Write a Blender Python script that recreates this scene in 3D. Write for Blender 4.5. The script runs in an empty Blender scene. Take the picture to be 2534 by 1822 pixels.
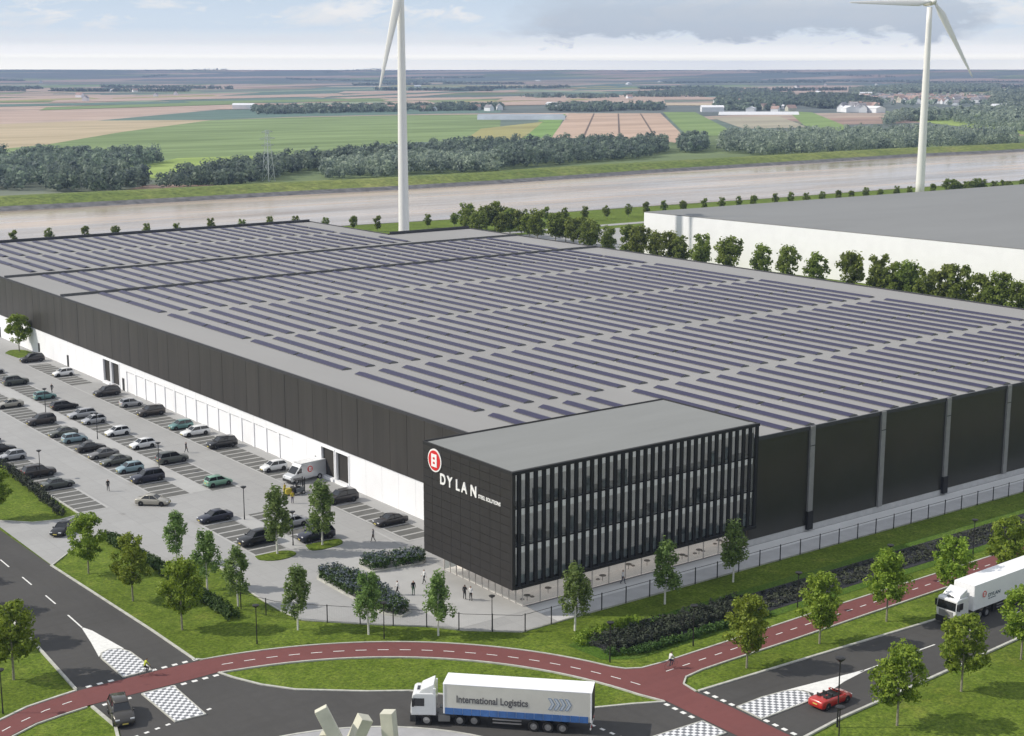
import bpy, bmesh, math, random
import numpy as np
from mathutils import Vector, Matrix
random.seed(7); RNG = np.random.default_rng(7)
R = math.radians
SC = bpy.context.scene
# ---------------------------------------------------------------- camera
HC = 58.0; FPX = 3665.0; PITCH = math.atan((911 - 172) / FPX); YAW = R(36.8)
cd = bpy.data.cameras.new('camera'); cam = bpy.data.objects.new('camera', cd)
SC.collection.objects.link(cam); SC.camera = cam
cam.location = (0, 0, HC); cam.rotation_euler = (math.pi / 2 - PITCH, 0, -YAW)
cd.sensor_width = 36; cd.lens = FPX / 2534 * 36; cd.clip_end = 120000; cd.clip_start = 1
# ---------------------------------------------------------------- light
EXPO = -0.2
SUN_EL, SUN_DIR = R(38), (-0.8, 0.6)          # horizontal direction towards the sun
SUN_STR, SKY_STR, HAZE = 4.6, 0.15, 1.3e-4
sl = bpy.data.lights.new('sun', 'SUN'); sun = bpy.data.objects.new('sun', sl); SC.collection.objects.link(sun)
sl.energy = SUN_STR; sl.angle = R(0.5); sl.color = (1, .93, .82)
sv = Vector((SUN_DIR[0] * math.cos(SUN_EL), SUN_DIR[1] * math.cos(SUN_EL), math.sin(SUN_EL)))
sun.rotation_euler = sv.to_track_quat('Z', 'Y').to_euler(); sun.location = (0, 0, 300)
SC.view_settings.view_transform = 'Standard'; SC.view_settings.look = 'None'
SC.view_settings.exposure = EXPO; SC.view_settings.gamma = 1
SC.cycles.use_denoising = True
SC.cycles.max_bounces = 6; SC.cycles.diffuse_bounces = 3; SC.cycles.glossy_bounces = 3
SC.cycles.transparent_max_bounces = 12; SC.cycles.transmission_bounces = 4; SC.cycles.volume_bounces = 0
SC.cycles.caustics_reflective = False; SC.cycles.caustics_refractive = False


class NT:
    """little node-tree helper"""
    def __init__(s, tree): s.t = tree; tree.nodes.clear()
    def n(s, kind, **kw):
        nd = s.t.nodes.new(kind)
        for k, v in kw.items():
            if k.startswith('i_'): nd.inputs[k[2:].replace('_', ' ')].default_value = v
            else: setattr(nd, k, v)
        return nd
    def l(s, a, b): s.t.links.new(a, b)
    def math(s, op, a, b=None, clamp=False):
        nd = s.t.nodes.new('ShaderNodeMath'); nd.operation = op; nd.use_clamp = clamp
        for i, v in enumerate((a, b)):
            if v is None: continue
            if isinstance(v, (int, float)): nd.inputs[i].default_value = v
            else: s.l(v, nd.inputs[i])
        return nd.outputs[0]
    def mix(s, f, a, b):
        nd = s.t.nodes.new('ShaderNodeMix'); nd.data_type = 'RGBA'
        for i, v in ((0, f), (6, a), (7, b)):
            if isinstance(v, (int, float)): nd.inputs[i].default_value = v
            elif isinstance(v, tuple): nd.inputs[i].default_value = v if len(v) == 4 else (*v, 1)
            else: s.l(v, nd.inputs[i])
        return nd.outputs[2]
    def ramp(s, fac, stops, interp='LINEAR'):
        nd = s.t.nodes.new('ShaderNodeValToRGB'); cr = nd.color_ramp; cr.interpolation = interp
        while len(cr.elements) < len(stops): cr.elements.new(.5)
        for e, (p, c) in zip(cr.elements, stops): e.position = p; e.color = (*c, 1) if len(c) == 3 else c
        s.l(fac, nd.inputs[0]); return nd.outputs[0]
    def noise(s, vec, scale, detail=4, rough=.55, dist=0.):
        nd = s.t.nodes.new('ShaderNodeTexNoise'); nd.inputs['Scale'].default_value = scale
        nd.inputs['Detail'].default_value = detail; nd.inputs['Roughness'].default_value = rough
        nd.inputs['Distortion'].default_value = dist
        if vec is not None: s.l(vec, nd.inputs['Vector'])
        return nd.outputs['Fac']
    def mapping(s, vec, sc=(1, 1, 1), rot=(0, 0, 0), loc=(0, 0, 0)):
        nd = s.t.nodes.new('ShaderNodeMapping'); s.l(vec, nd.inputs[0])
        nd.inputs['Scale'].default_value = sc; nd.inputs['Rotation'].default_value = rot; nd.inputs['Location'].default_value = loc
        return nd.outputs[0]


# ---------------------------------------------------------------- world: sky with low clouds
W = bpy.data.worlds.new('World'); SC.world = W; W.use_nodes = True
T = NT(W.node_tree)
sky = T.n('ShaderNodeTexSky', sky_type='NISHITA', sun_disc=False)
sky.sun_elevation = SUN_EL; sky.sun_rotation = math.atan2(SUN_DIR[0], SUN_DIR[1]); sky.air_density = 1.2; sky.dust_density = 1.0
skyb = T.n('ShaderNodeVectorMath', operation='SCALE'); T.l(sky.outputs[0], skyb.inputs[0]); skyb.inputs['Scale'].default_value = SKY_STR
tc = T.n('ShaderNodeTexCoord'); sep = T.n('ShaderNodeSeparateXYZ'); T.l(tc.outputs['Generated'], sep.inputs[0])
el = T.math('MULTIPLY', T.math('ARCSINE', sep.outputs[2]), 57.2958)
az = T.math('MULTIPLY', T.math('ARCTAN2', sep.outputs[0], sep.outputs[1]), 57.2958)   # degrees clockwise from +Y
cv = T.n('ShaderNodeCombineXYZ'); T.l(T.math('MULTIPLY', az, .16), cv.inputs[0]); T.l(T.math('MULTIPLY', el, .62), cv.inputs[1])
n1 = T.noise(cv.outputs[0], 1.15, 8, .62, .5)
cv2 = T.n('ShaderNodeCombineXYZ'); T.l(T.math('MULTIPLY', az, .5), cv2.inputs[0]); T.l(T.math('MULTIPLY', el, 1.3), cv2.inputs[1]); cv2.inputs[2].default_value = 4.2
n2 = T.noise(cv2.outputs[0], 1.3, 6, .6, .3)
base = T.ramp(T.math('DIVIDE', el, 30., True), [(0., (3.6, 3.35, 2.8)), (.0135, (3.3, 3.1, 2.6)), (.02, (2.05, 1.98, 1.85)), (.033, (1.28, 1.31, 1.32)), (.05, (.93, 1.05, 1.16)), (.09, (.74, .88, 1.03)), (.4, (.84, .88, .95)), (1, (.74, .79, .88))])
cl_m = T.ramp(n1, [(.50, (0, 0, 0)), (.62, (1, 1, 1))])
hi = T.math('MULTIPLY', T.math('SUBTRACT', el, .8), .9, True)
col = T.mix(T.math('MULTIPLY', T.math('MULTIPLY', cl_m, .8), hi), base, (1.14, 1.13, 1.11))
wisps = T.ramp(n2, [(.54, (0, 0, 0)), (.66, (1, 1, 1))])
col = T.mix(T.math('MULTIPLY', T.math('MULTIPLY', wisps, .65), hi), col, (1.2, 1.18, 1.16))
# the long grey-blue cloud bank over the right half of the view
wob = T.math('MULTIPLY', T.math('SUBTRACT', n2, .5), 1.5)
e1 = T.math('ADD', el, T.math('MULTIPLY', T.math('SUBTRACT', n2, .5), 2.2))
bank = T.math('MULTIPLY', T.math('MINIMUM', T.math('MULTIPLY', T.math('SUBTRACT', e1, 1.05), 3.2), 1.), 1., True)
azw = T.math('ADD', az, T.math('MULTIPLY', wob, 3.))
bl = T.math('MULTIPLY', T.math('SUBTRACT', azw, 36.), .35, True)
br = T.math('MULTIPLY', T.math('SUBTRACT', 54.3, azw), .9, True)
top = T.math('MULTIPLY', T.math('SUBTRACT', 3.6, el), .7, True)
bank = T.math('MULTIPLY', T.math('MULTIPLY', bank, bl), T.math('MULTIPLY', br, top))
col = T.mix(T.math('MULTIPLY', bank, .85, True), col, (.65, .73, .83))
low = T.ramp(T.math('DIVIDE', el, 40., True), [(0., (1, 1, 1)), (.35, (.95, .95, .95)), (1., (.85, .85, .85))])
fin = T.mix(T.math('MULTIPLY', low, 1.), skyb.outputs[0], col)
bg = T.n('ShaderNodeBackground'); T.l(fin, bg.inputs[0]); bg.inputs[1].default_value = 1.0
wo = T.n('ShaderNodeOutputWorld'); T.l(bg.outputs[0], wo.inputs[0])

# ---------------------------------------------------------------- helpers
sp_, cp_ = math.sin(PITCH), math.cos(PITCH)
FW = (math.sin(YAW), math.cos(YAW)); RT = (math.cos(YAW), -math.sin(YAW))
def G(px, py, z=0.):
    """survey helper: a point of the reference survey turned into site coordinates (metres) on the ground"""
    u = (px - 1267) / FPX; v = (911 - py) / FPX; hf = cp_ + v * sp_; up = -sp_ + v * cp_
    t = (z - HC) / up
    return ((hf * FW[0] + u * RT[0]) * t, (hf * FW[1] + u * RT[1]) * t)
def link(o): SC.collection.objects.link(o); return o
def tag(o, label=None, cat=None, group=None, kind=None):
    if label: o['label'] = label
    if cat: o['category'] = cat
    if group: o['group'] = group
    if kind: o['kind'] = kind
    return o
def empty(name, loc=(0, 0, 0), rz=0.):
    o = bpy.data.objects.new(name, None); o.location = loc; o.rotation_euler = (0, 0, rz); o.empty_display_size = .2
    return link(o)
def copy_tree(o, parent=None, mats=None):
    c = o.copy(); link(c)
    if parent is not None: c.parent = parent
    for ch in list(o.children): copy_tree(ch, c)
    return c
ORD = ['first', 'second', 'third', 'fourth', 'fifth', 'sixth', 'seventh', 'eighth', 'ninth', 'tenth', 'eleventh', 'twelfth', 'thirteenth', 'fourteenth',
       'fifteenth', 'sixteenth', 'seventeenth', 'eighteenth', 'nineteenth', 'twentieth', 'twenty-first', 'twenty-second', 'twenty-third', 'twenty-fourth',
       'twenty-fifth', 'twenty-sixth', 'twenty-seventh', 'twenty-eighth', 'twenty-ninth', 'thirtieth', 'thirty-first', 'thirty-second', 'thirty-third', 'thirty-fourth', 'thirty-fifth', 'thirty-sixth', 'thirty-seventh', 'thirty-eighth', 'thirty-ninth', 'fortieth']

class MB:
    def __init__(s): s.v = []; s.f = []; s.m = []
    def add(s, vs, fs, mi=0):
        k = len(s.v); s.v += [tuple(p) for p in vs]; s.f += [tuple(i + k for i in f) for f in fs]; s.m += [mi] * len(fs); return s
    def box(s, x0, x1, y0, y1, z0, z1, mi=0):
        return s.add([(x0, y0, z0), (x1, y0, z0), (x1, y1, z0), (x0, y1, z0), (x0, y0, z1), (x1, y0, z1), (x1, y1, z1), (x0, y1, z1)],
                     [(3, 2, 1, 0), (4, 5, 6, 7), (0, 1, 5, 4), (1, 2, 6, 5), (2, 3, 7, 6), (3, 0, 4, 7)], mi)
    def prism(s, poly, z0, z1, mi=0):
        a = sum(poly[i][0] * poly[(i + 1) % len(poly)][1] - poly[(i + 1) % len(poly)][0] * poly[i][1] for i in range(len(poly)))
        if a < 0: poly = poly[::-1]
        n = len(poly)
        return s.add([(x, y, z0) for x, y in poly] + [(x, y, z1) for x, y in poly],
                     [tuple(range(n))[::-1], tuple(range(n, 2 * n))] + [(i, (i + 1) % n, n + (i + 1) % n, n + i) for i in range(n)], mi)
    def sheet(s, poly, z, mi=0):
        a = sum(poly[i][0] * poly[(i + 1) % len(poly)][1] - poly[(i + 1) % len(poly)][0] * poly[i][1] for i in range(len(poly)))
        if a < 0: poly = poly[::-1]
        return s.add([(x, y, z) for x, y in poly], [tuple(range(len(poly)))], mi)
    def strip(s, pl, w, z0, z1, mi=0, side=0.):
        n = len(pl); vs = []
        for i, (x, y) in enumerate(pl):
            a = pl[max(0, i - 1)]; b = pl[min(n - 1, i + 1)]; dx, dy = b[0] - a[0], b[1] - a[1]; L = math.hypot(dx, dy) or 1
            nx, ny = -dy / L, dx / L
            l, r = side + w / 2, side - w / 2
            vs += [(x + nx * l, y + ny * l, z1), (x + nx * r, y + ny * r, z1), (x + nx * r, y + ny * r, z0), (x + nx * l, y + ny * l, z0)]
        fs = []
        for i in range(n - 1):
            a, b = 4 * i, 4 * i + 4
            fs += [(a + 1, b + 1, b, a), (a + 2, b + 2, b + 1, a + 1), (a, b, b + 3, a + 3)]
            if z0 != z1: pass
        fs += [(0, 3, 2, 1), (4 * n - 4, 4 * n - 3, 4 * n - 2, 4 * n - 1)]
        return s.add(vs, fs, mi)
    def tube(s, p0, p1, r0, r1=None, n=8, mi=0, caps=True):
        r1 = r0 if r1 is None else r1
        p0, p1 = Vector(p0), Vector(p1); d = (p1 - p0)
        if d.length < 1e-6: return s
        q = d.to_track_quat('Z', 'Y'); vs = []
        for p, r in ((p0, r0), (p1, r1)):
            for i in range(n):
                a = 2 * math.pi * i / n; vs.append(p + q @ Vector((math.cos(a) * r, math.sin(a) * r, 0)))
        fs = [(i, (i + 1) % n, n + (i + 1) % n, n + i) for i in range(n)]
        if caps: fs += [tuple(range(n))[::-1], tuple(range(n, 2 * n))]
        return s.add(vs, fs, mi)
    def loft(s, secs, mi=0, caps=True):
        n = len(secs[0]); vs = [p for sec in secs for p in sec]; fs = []
        for k in range(len(secs) - 1):
            for i in range(n): fs.append((k * n + i, k * n + (i + 1) % n, (k + 1) * n + (i + 1) % n, (k + 1) * n + i))
        if caps: fs += [tuple(range(n))[::-1], tuple(range((len(secs) - 1) * n, len(secs) * n))]
        return s.add(vs, fs, mi)
    def disc(s, c, r, axis, n=20, mi=0, sy=1.):
        q = Vector(axis).to_track_quat('Z', 'Y'); c = Vector(c)
        return s.add([c + q @ Vector((math.cos(2 * math.pi * i / n) * r, math.sin(2 * math.pi * i / n) * r * sy, 0)) for i in range(n)], [tuple(range(n))], mi)
    def xf(s, mat):
        s.v = [tuple(mat @ Vector(p)) for p in s.v]; return s
    def mesh(s, name, mats):
        me = bpy.data.meshes.new(name); me.from_pydata(s.v, [], s.f)
        for m in (mats if isinstance(mats, (list, tuple)) else [mats]): me.materials.append(m)
        if any(s.m): me.polygons.foreach_set('material_index', s.m)
        me.update(); return me
    def build(s, name, mats, parent=None, smooth=False, bevel=0.):
        me = s.mesh(name, mats)
        if smooth: me.polygons.foreach_set('use_smooth', [True] * len(me.polygons))
        o = link(bpy.data.objects.new(name, me))
        if parent is not None: o.parent = parent
        if bevel:
            b = o.modifiers.new('b', 'BEVEL'); b.width = bevel; b.segments = 2; b.limit_method = 'ANGLE'; b.angle_limit = R(40)
        return o
def qmesh(name, V, F, mats):
    """numpy quads mesh"""
    me = bpy.data.meshes.new(name); me.vertices.add(len(V)); me.vertices.foreach_set('co', V.astype(np.float32).ravel())
    k = F.shape[1]; me.loops.add(F.size); me.loops.foreach_set('vertex_index', F.astype(np.int32).ravel())
    me.polygons.add(len(F)); me.polygons.foreach_set('loop_start', np.arange(0, F.size, k, dtype=np.int32))
    me.update(calc_edges=True)
    for m in (mats if isinstance(mats, (list, tuple)) else [mats]): me.materials.append(m)
    return me
def densify(pl, step):
    out = []
    for a, b in zip(pl[:-1], pl[1:]):
        n = max(1, int(math.hypot(b[0] - a[0], b[1] - a[1]) / step))
        out += [(a[0] + (b[0] - a[0]) * i / n, a[1] + (b[1] - a[1]) * i / n) for i in range(n)]
    return out + [pl[-1]]
def smooth_pl(pl, it=2):
    for _ in range(it):
        o = [pl[0]]
        for a, b in zip(pl[:-1], pl[1:]):
            o += [(a[0] * .75 + b[0] * .25, a[1] * .75 + b[1] * .25), (a[0] * .25 + b[0] * .75, a[1] * .25 + b[1] * .75)]
        pl = o + [pl[-1]]
    return pl
def arc(c, r, a0, a1, n=24): return [(c[0] + r * math.cos(R(a0 + (a1 - a0) * i / n)), c[1] + r * math.sin(R(a0 + (a1 - a0) * i / n))) for i in range(n + 1)]

# ---------------------------------------------------------------- materials
MATS = {}
def mat(name, col, rough=.7, metal=0., var=.12, scale=1., bump=0., bscale=None, spec=.5, streak=None, col2=None, coat=0., rot=0.):
    if name in MATS: return MATS[name]
    m = bpy.data.materials.new(name); m.use_nodes = True; T = NT(m.node_tree); MATS[name] = m
    p = T.n('ShaderNodeBsdfPrincipled'); o = T.n('ShaderNodeOutputMaterial'); T.l(p.outputs[0], o.inputs[0])
    p.inputs['Roughness'].default_value = rough; p.inputs['Metallic'].default_value = metal
    p.inputs['Specular IOR Level'].default_value = spec; p.inputs['Coat Weight'].default_value = coat
    tc = T.n('ShaderNodeTexCoord'); v = tc.outputs['Object']
    if streak: v = T.mapping(v, streak, (0, 0, R(rot)))
    nz = T.noise(v, scale, 5, .6)
    c2 = col2 or tuple(min(1, c * (1 + 2 * var)) for c in col); c1 = tuple(c * (1 - 2 * var) for c in col)
    if col2: c1 = col
    T.l(T.ramp(nz, [(.3, c1), (.7, c2)]), p.inputs['Base Color'])
    if bump:
        b = T.n('ShaderNodeBump'); b.inputs['Strength'].default_value = bump; b.inputs['Distance'].default_value = .05
        T.l(T.noise(v, bscale or scale * 6, 4), b.inputs['Height']); T.l(b.outputs[0], p.inputs['Normal'])
    return m
def grass_mat(name, a, b, c, s=1.):
    m = bpy.data.materials.new(name); m.use_nodes = True; T = NT(m.node_tree); MATS[name] = m
    p = T.n('ShaderNodeBsdfPrincipled'); o = T.n('ShaderNodeOutputMaterial'); T.l(p.outputs[0], o.inputs[0])
    p.inputs['Roughness'].default_value = .95; p.inputs['Specular IOR Level'].default_value = .15
    v = T.n('ShaderNodeTexCoord').outputs['Object']
    big = T.noise(v, .07 * s, 4, .6); mid = T.noise(v, .55 * s, 5, .65); fine = T.noise(v, 2.6 * s, 6, .8)
    c0 = T.mix(T.ramp(mid, [(.35, (0, 0, 0)), (.66, (1, 1, 1))]), a, b)
    c0 = T.mix(T.ramp(big, [(.4, (0, 0, 0)), (.68, (.8, .8, .8))]), c0, c)
    dry = T.noise(v, .23 * s, 6, .7); c0 = T.mix(T.ramp(dry, [(.56, (0, 0, 0)), (.74, (.55, .55, .55))]), c0, tuple(q * k for q, k in zip(b, (1.55, 1.2, 1.6))))
    f = T.ramp(fine, [(.30, (.34, .36, .36)), (.5, (1, 1, 1)), (.70, (1.75, 1.65, 1.4))])
    mm = T.n('ShaderNodeMix', data_type='RGBA', blend_type='MULTIPLY'); mm.inputs[0].default_value = 1
    T.l(c0, mm.inputs[6]); T.l(f, mm.inputs[7]); T.l(mm.outputs[2], p.inputs['Base Color'])
    bp = T.n('ShaderNodeBump'); bp.inputs['Strength'].default_value = .9; bp.inputs['Distance'].default_value = .12
    T.l(fine, bp.inputs['Height']); T.l(bp.outputs[0], p.inputs['Normal'])
    return m
def leaf_mat(name, a, b, trans=.35, scale=1.1):
    m = bpy.data.materials.new(name); m.use_nodes = True; T = NT(m.node_tree); MATS[name] = m
    o = T.n('ShaderNodeOutputMaterial'); v = T.n('ShaderNodeTexCoord').outputs['Object']
    nz = T.noise(v, scale, 3, .6); fine = T.noise(v, scale * 6, 2, .6)
    c = T.mix(T.ramp(T.math('ADD', T.math('MULTIPLY', nz, .6), T.math('MULTIPLY', fine, .4)), [(.38, (0, 0, 0)), (.62, (1, 1, 1))]), a, b)
    oi = T.n('ShaderNodeObjectInfo'); h = T.n('ShaderNodeHueSaturation'); T.l(c, h.inputs['Color'])
    T.l(T.math('ADD', T.math('MULTIPLY', oi.outputs['Random'], .32), .88), h.inputs['Value'])
    T.l(T.math('ADD', T.math('MULTIPLY', oi.outputs['Random'], .022), .503), h.inputs['Hue'])
    d = T.n('ShaderNodeBsdfPrincipled'); d.inputs['Roughness'].default_value = .6; d.inputs['Specular IOR Level'].default_value = .3
    t = T.n('ShaderNodeBsdfTranslucent'); mx = T.n('ShaderNodeMixShader'); mx.inputs[0].default_value = trans
    T.l(h.outputs[0], d.inputs['Base Color']); T.l(h.outputs[0], t.inputs[0]); T.l(d.outputs[0], mx.inputs[1]); T.l(t.outputs[0], mx.inputs[2])
    T.l(mx.outputs[0], o.inputs[0]); return m
def glass_mat(name, col, rough=.06, alpha=.35):
    m = bpy.data.materials.new(name); m.use_nodes = True; T = NT(m.node_tree); MATS[name] = m
    o = T.n('ShaderNodeOutputMaterial'); p = T.n('ShaderNodeBsdfPrincipled'); p.inputs['Base Color'].default_value = (*col, 1)
    p.inputs['Roughness'].default_value = rough; tr = T.n('ShaderNodeBsdfTransparent'); mx = T.n('ShaderNodeMixShader'); mx.inputs[0].default_value = alpha
    tr.inputs[0].default_value = (.85, .88, .88, 1)
    T.l(tr.outputs[0], mx.inputs[1]); T.l(p.outputs[0], mx.inputs[2]); T.l(mx.outputs[0], o.inputs[0]); return m

m_grass = grass_mat('lawn_grass', (.088, .142, .014), (.152, .208, .032), (.080, .118, .012))
m_rough = grass_mat('bank_grass', (.045, .10, .01), (.08, .15, .018), (.10, .15, .03), 1.6)
def worn(name, c, rough, joint=None, patchy=.16, jc=.8):
    m = bpy.data.materials.new(name); m.use_nodes = True; T = NT(m.node_tree); MATS[name] = m
    p = T.n('ShaderNodeBsdfPrincipled'); o = T.n('ShaderNodeOutputMaterial'); T.l(p.outputs[0], o.inputs[0]); p.inputs['Roughness'].default_value = rough
    v = T.n('ShaderNodeTexCoord').outputs['Object']
    a = T.noise(v, .09, 5, .6); b = T.noise(v, 1.3, 6, .75); d = T.noise(T.mapping(v, (.9, .05, 1)), 1., 4, .6); e = T.noise(T.mapping(v, (.05, .9, 1)), 1., 4, .6)
    f = T.math('ADD', T.math('ADD', T.math('MULTIPLY', a, .4), T.math('MULTIPLY', b, .3)), T.math('MULTIPLY', T.math('MINIMUM', d, e), .4))
    col = T.ramp(f, [(.36, tuple(q * (1 - patchy) for q in c)), (.5, c), (.66, tuple(q * (1 + patchy) for q in c))])
    st = T.ramp(T.noise(v, .55, 3, .5), [(.70, (1, 1, 1)), (.78, (.72, .71, .70))])
    mm = T.n('ShaderNodeMix', data_type='RGBA', blend_type='MULTIPLY'); mm.inputs[0].default_value = .8; T.l(col, mm.inputs[6]); T.l(st, mm.inputs[7]); col = mm.outputs[2]
    if joint:
        br = T.n('ShaderNodeTexBrick'); T.l(v, br.inputs[0]); br.inputs['Scale'].default_value = 1; br.inputs['Brick Width'].default_value = joint[0]; br.inputs['Row Height'].default_value = joint[1]; br.inputs['Mortar Size'].default_value = .035
        br.inputs['Color1'].default_value = (1, 1, 1, 1); br.inputs['Color2'].default_value = (.95, .95, .95, 1); br.inputs['Mortar'].default_value = (jc, jc, jc, 1); br.offset = 0.
        m2 = T.n('ShaderNodeMix', data_type='RGBA', blend_type='MULTIPLY'); m2.inputs[0].default_value = 1; T.l(col, m2.inputs[6]); T.l(br.outputs[0], m2.inputs[7]); col = m2.outputs[2]
    T.l(col, p.inputs['Base Color']); bp = T.n('ShaderNodeBump'); bp.inputs['Strength'].default_value = .2; bp.inputs['Distance'].default_value = .03; T.l(b, bp.inputs['Height']); T.l(bp.outputs[0], p.inputs['Normal'])
    return m
m_asph = worn('asphalt', (.056, .054, .052), .9, None, .2)
m_pave = worn('concrete_paving', (.335, .335, .332), .85, (3., 3.), .08, .84)
m_pave2 = mat('light_flagstones', (.40, .40, .395), .85, var=.035, scale=.3)
m_bay = mat('dark_bay_paving', (.115, .115, .108), .9, var=.10, scale=.5)
m_red = worn('red_asphalt', (.155, .050, .047), .9, None, .14)
m_white = mat('road_paint', (.74, .74, .72), .7, var=.05, scale=2)
m_kerb = mat('kerb_concrete', (.46, .46, .42), .85, var=.1, scale=1.2)
m_apron = mat('granite_apron', (.36, .36, .37), .85, var=.05, scale=.6)
m_dark = mat('dark_steel', (.018, .018, .019), .5, var=.05)
m_black = mat('black_rubber', (.012, .012, .012), .75, var=.05)
m_grey = mat('grey_steel', (.16, .16, .16), .5, var=.08)
m_rim = mat('wheel_rim', (.45, .45, .46), .3, .7, var=.05)
m_bark = mat('bark', (.24, .225, .17), .9, var=.2, scale=6)
m_birchbark = mat('birch_bark', (.55, .54, .50), .8, col2=(.78, .77, .74), scale=5)
m_maple = leaf_mat('maple_leaves', (.11, .165, .014), (.36, .42, .055), .42)
m_birch = leaf_mat('birch_leaves', (.085, .14, .03), (.29, .37, .11), .42)
m_round = leaf_mat('lime_leaves', (.085, .110, .016), (.27, .31, .06), .42)
m_wood = leaf_mat('woodland_leaves', (.060, .088, .095), (.27, .33, .24), .45, .10)  # blue of the distant haze is tinted into the leaf colour
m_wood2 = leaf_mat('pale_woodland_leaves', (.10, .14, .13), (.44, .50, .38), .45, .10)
m_shrub = leaf_mat('shrub_leaves', (.03, .07, .012), (.09, .14, .03), .2, 2.)
m_flower = mat('blue_grey_flowers', (.06, .085, .09), .8, col2=(.20, .23, .28), scale=3)
m_reed = mat('dark_reeds', (.018, .018, .020), .8, col2=(.055, .075, .035), scale=1.6)
m_reed2 = mat('water_plants', (.028, .030, .026), .8, col2=(.070, .085, .045), scale=.5)
m_carglass = mat('car_glass', (.010, .012, .014), .08, var=0, spec=.8)
m_plate = mat('number_plate', (.6, .5, .12), .5, var=.02)
m_lampw = mat('headlight_lens', (.7, .72, .74), .15, var=.02, coat=.5)
m_lampr = mat('taillight_lens', (.35, .012, .010), .2, var=.02, coat=.5)
m_wht = mat('white_coating', (.86, .87, .90), .55, var=.015, scale=.3)
m_clad = mat('dark_metal_cladding', (.052, .048, .044), .42, .25, var=.10, scale=.5, streak=(1, 1, .08))
m_clad2 = mat('office_black_cladding', (.021, .019, .018), .6, .0, var=.09, scale=1.2)
m_clad3 = mat('side_wall_cladding', (.075, .073, .064), .28, .6, var=.05, scale=.15)
m_roof = mat('roof_membrane', (.275, .272, .268), .8, var=.035, scale=.05, streak=(1, .25, 1))
m_roof2 = mat('office_roof_membrane', (.215, .222, .217), .75, var=.03, scale=.25, streak=(.25, 1, 1))
m_parapet = mat('parapet_cap', (.04, .04, .045), .5, var=.05)
m_panel = mat('solar_cells', (.027, .024, .064), .4, var=.06, scale=.8, spec=.35)
m_turb = mat('turbine_white', (.80, .80, .78), .4, var=.01)
m_pil = mat('wall_pilaster', (.24, .24, .235), .5, var=.05)
m_plinth = mat('concrete_plinth', (.5, .5, .5), .8, var=.05)
m_int = mat('office_interior_wall', (.66, .64, .61), .8, var=.1, scale=.7)
m_ceil = mat('white_blind', (.85, .85, .86), .7, var=.04, scale=.9)
m_slab = mat('floor_slab_edge', (.025, .025, .025), .6, var=.05)
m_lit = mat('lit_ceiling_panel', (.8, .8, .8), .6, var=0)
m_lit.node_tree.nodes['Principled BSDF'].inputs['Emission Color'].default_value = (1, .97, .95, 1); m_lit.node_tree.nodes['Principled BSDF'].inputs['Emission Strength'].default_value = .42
m_room = mat('glowing_office_wall', (.62, .60, .58), .8, var=.16, scale=.6)
m_room.node_tree.nodes['Principled BSDF'].inputs['Emission Color'].default_value = (1, .96, .93, 1); m_room.node_tree.nodes['Principled BSDF'].inputs['Emission Strength'].default_value = .17  # office back wall glows by added emission to brighten the rooms, no lamp
m_warm = mat('glowing_pale_interior', (.74, .66, .61), .8, var=.08, scale=.5)
m_warm.node_tree.nodes['Principled BSDF'].inputs['Emission Color'].default_value = (1, .9, .84, 1); m_warm.node_tree.nodes['Principled BSDF'].inputs['Emission Strength'].default_value = .36  # glow added to lobby wall and floor so the ground floor looks lit
m_glz = glass_mat('office_glass', (.05, .055, .06), .05, .10)
m_fin = mat('black_fins', (.006, .006, .006), .7, var=0)
m_gglz = glass_mat('lobby_glass', (.30, .30, .30), .05, .10)
m_door = mat('dock_opening', (.028, .025, .022), .8, var=.1)
m_cream = mat('cream_concrete', (.56, .55, .46), .8, var=.06, scale=.7, bump=.1)
m_stone = mat('revetment_stone', (.115, .115, .12), .9, var=.25, scale=.25)
m_dike = grass_mat('dike_grass', (.13, .17, .045), (.20, .23, .07), (.10, .15, .035), .12)
m_wbroof = mat('grey_flat_roof', (.20, .205, .205), .8, var=.06, scale=.02, streak=(.3, 1, 1))
m_skin = mat('skin', (.48, .28, .19), .6, var=.03)
m_hair = mat('dark_hair', (.03, .02, .015), .7, var=.1)
m_tile = mat('red_roof_tiles', (.44, .31, .27), .8, var=.15, scale=.2)
m_slate = mat('grey_roof_tiles', (.30, .29, .31), .8, var=.15, scale=.2)

# river water
m_water = bpy.data.materials.new('river_water'); m_water.use_nodes = True; T = NT(m_water.node_tree)
o = T.n('ShaderNodeOutputMaterial'); p = T.n('ShaderNodeBsdfPrincipled'); T.l(p.outputs[0], o.inputs[0])
v = T.mapping(T.n('ShaderNodeTexCoord').outputs['Object'], (.0045, .032, 1), (0, 0, R(36.8)))
T.l(T.ramp(T.noise(v, 1., 6, .6), [(.36, (.24, .175, .12)), (.66, (.54, .41, .295))]), p.inputs['Base Color'])
p.inputs['Roughness'].default_value = .22
T.l(T.ramp(T.noise(v, 1.6, 4, .6), [(.35, (.07, .07, .07)), (.65, (.24, .24, .24))]), p.inputs['Roughness'])
bp = T.n('ShaderNodeBump'); bp.inputs['Strength'].default_value = .10; bp.inputs['Distance'].default_value = .3
T.l(T.noise(T.mapping(T.n('ShaderNodeTexCoord').outputs['Object'], (.10, .5, 1), (0, 0, R(36.8))), 1., 4, .6), bp.inputs['Height']); T.l(bp.outputs[0], p.inputs['Normal'])
m_pond = mat('ditch_water', (.035, .036, .04), .25, var=.2, scale=.4)

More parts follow.
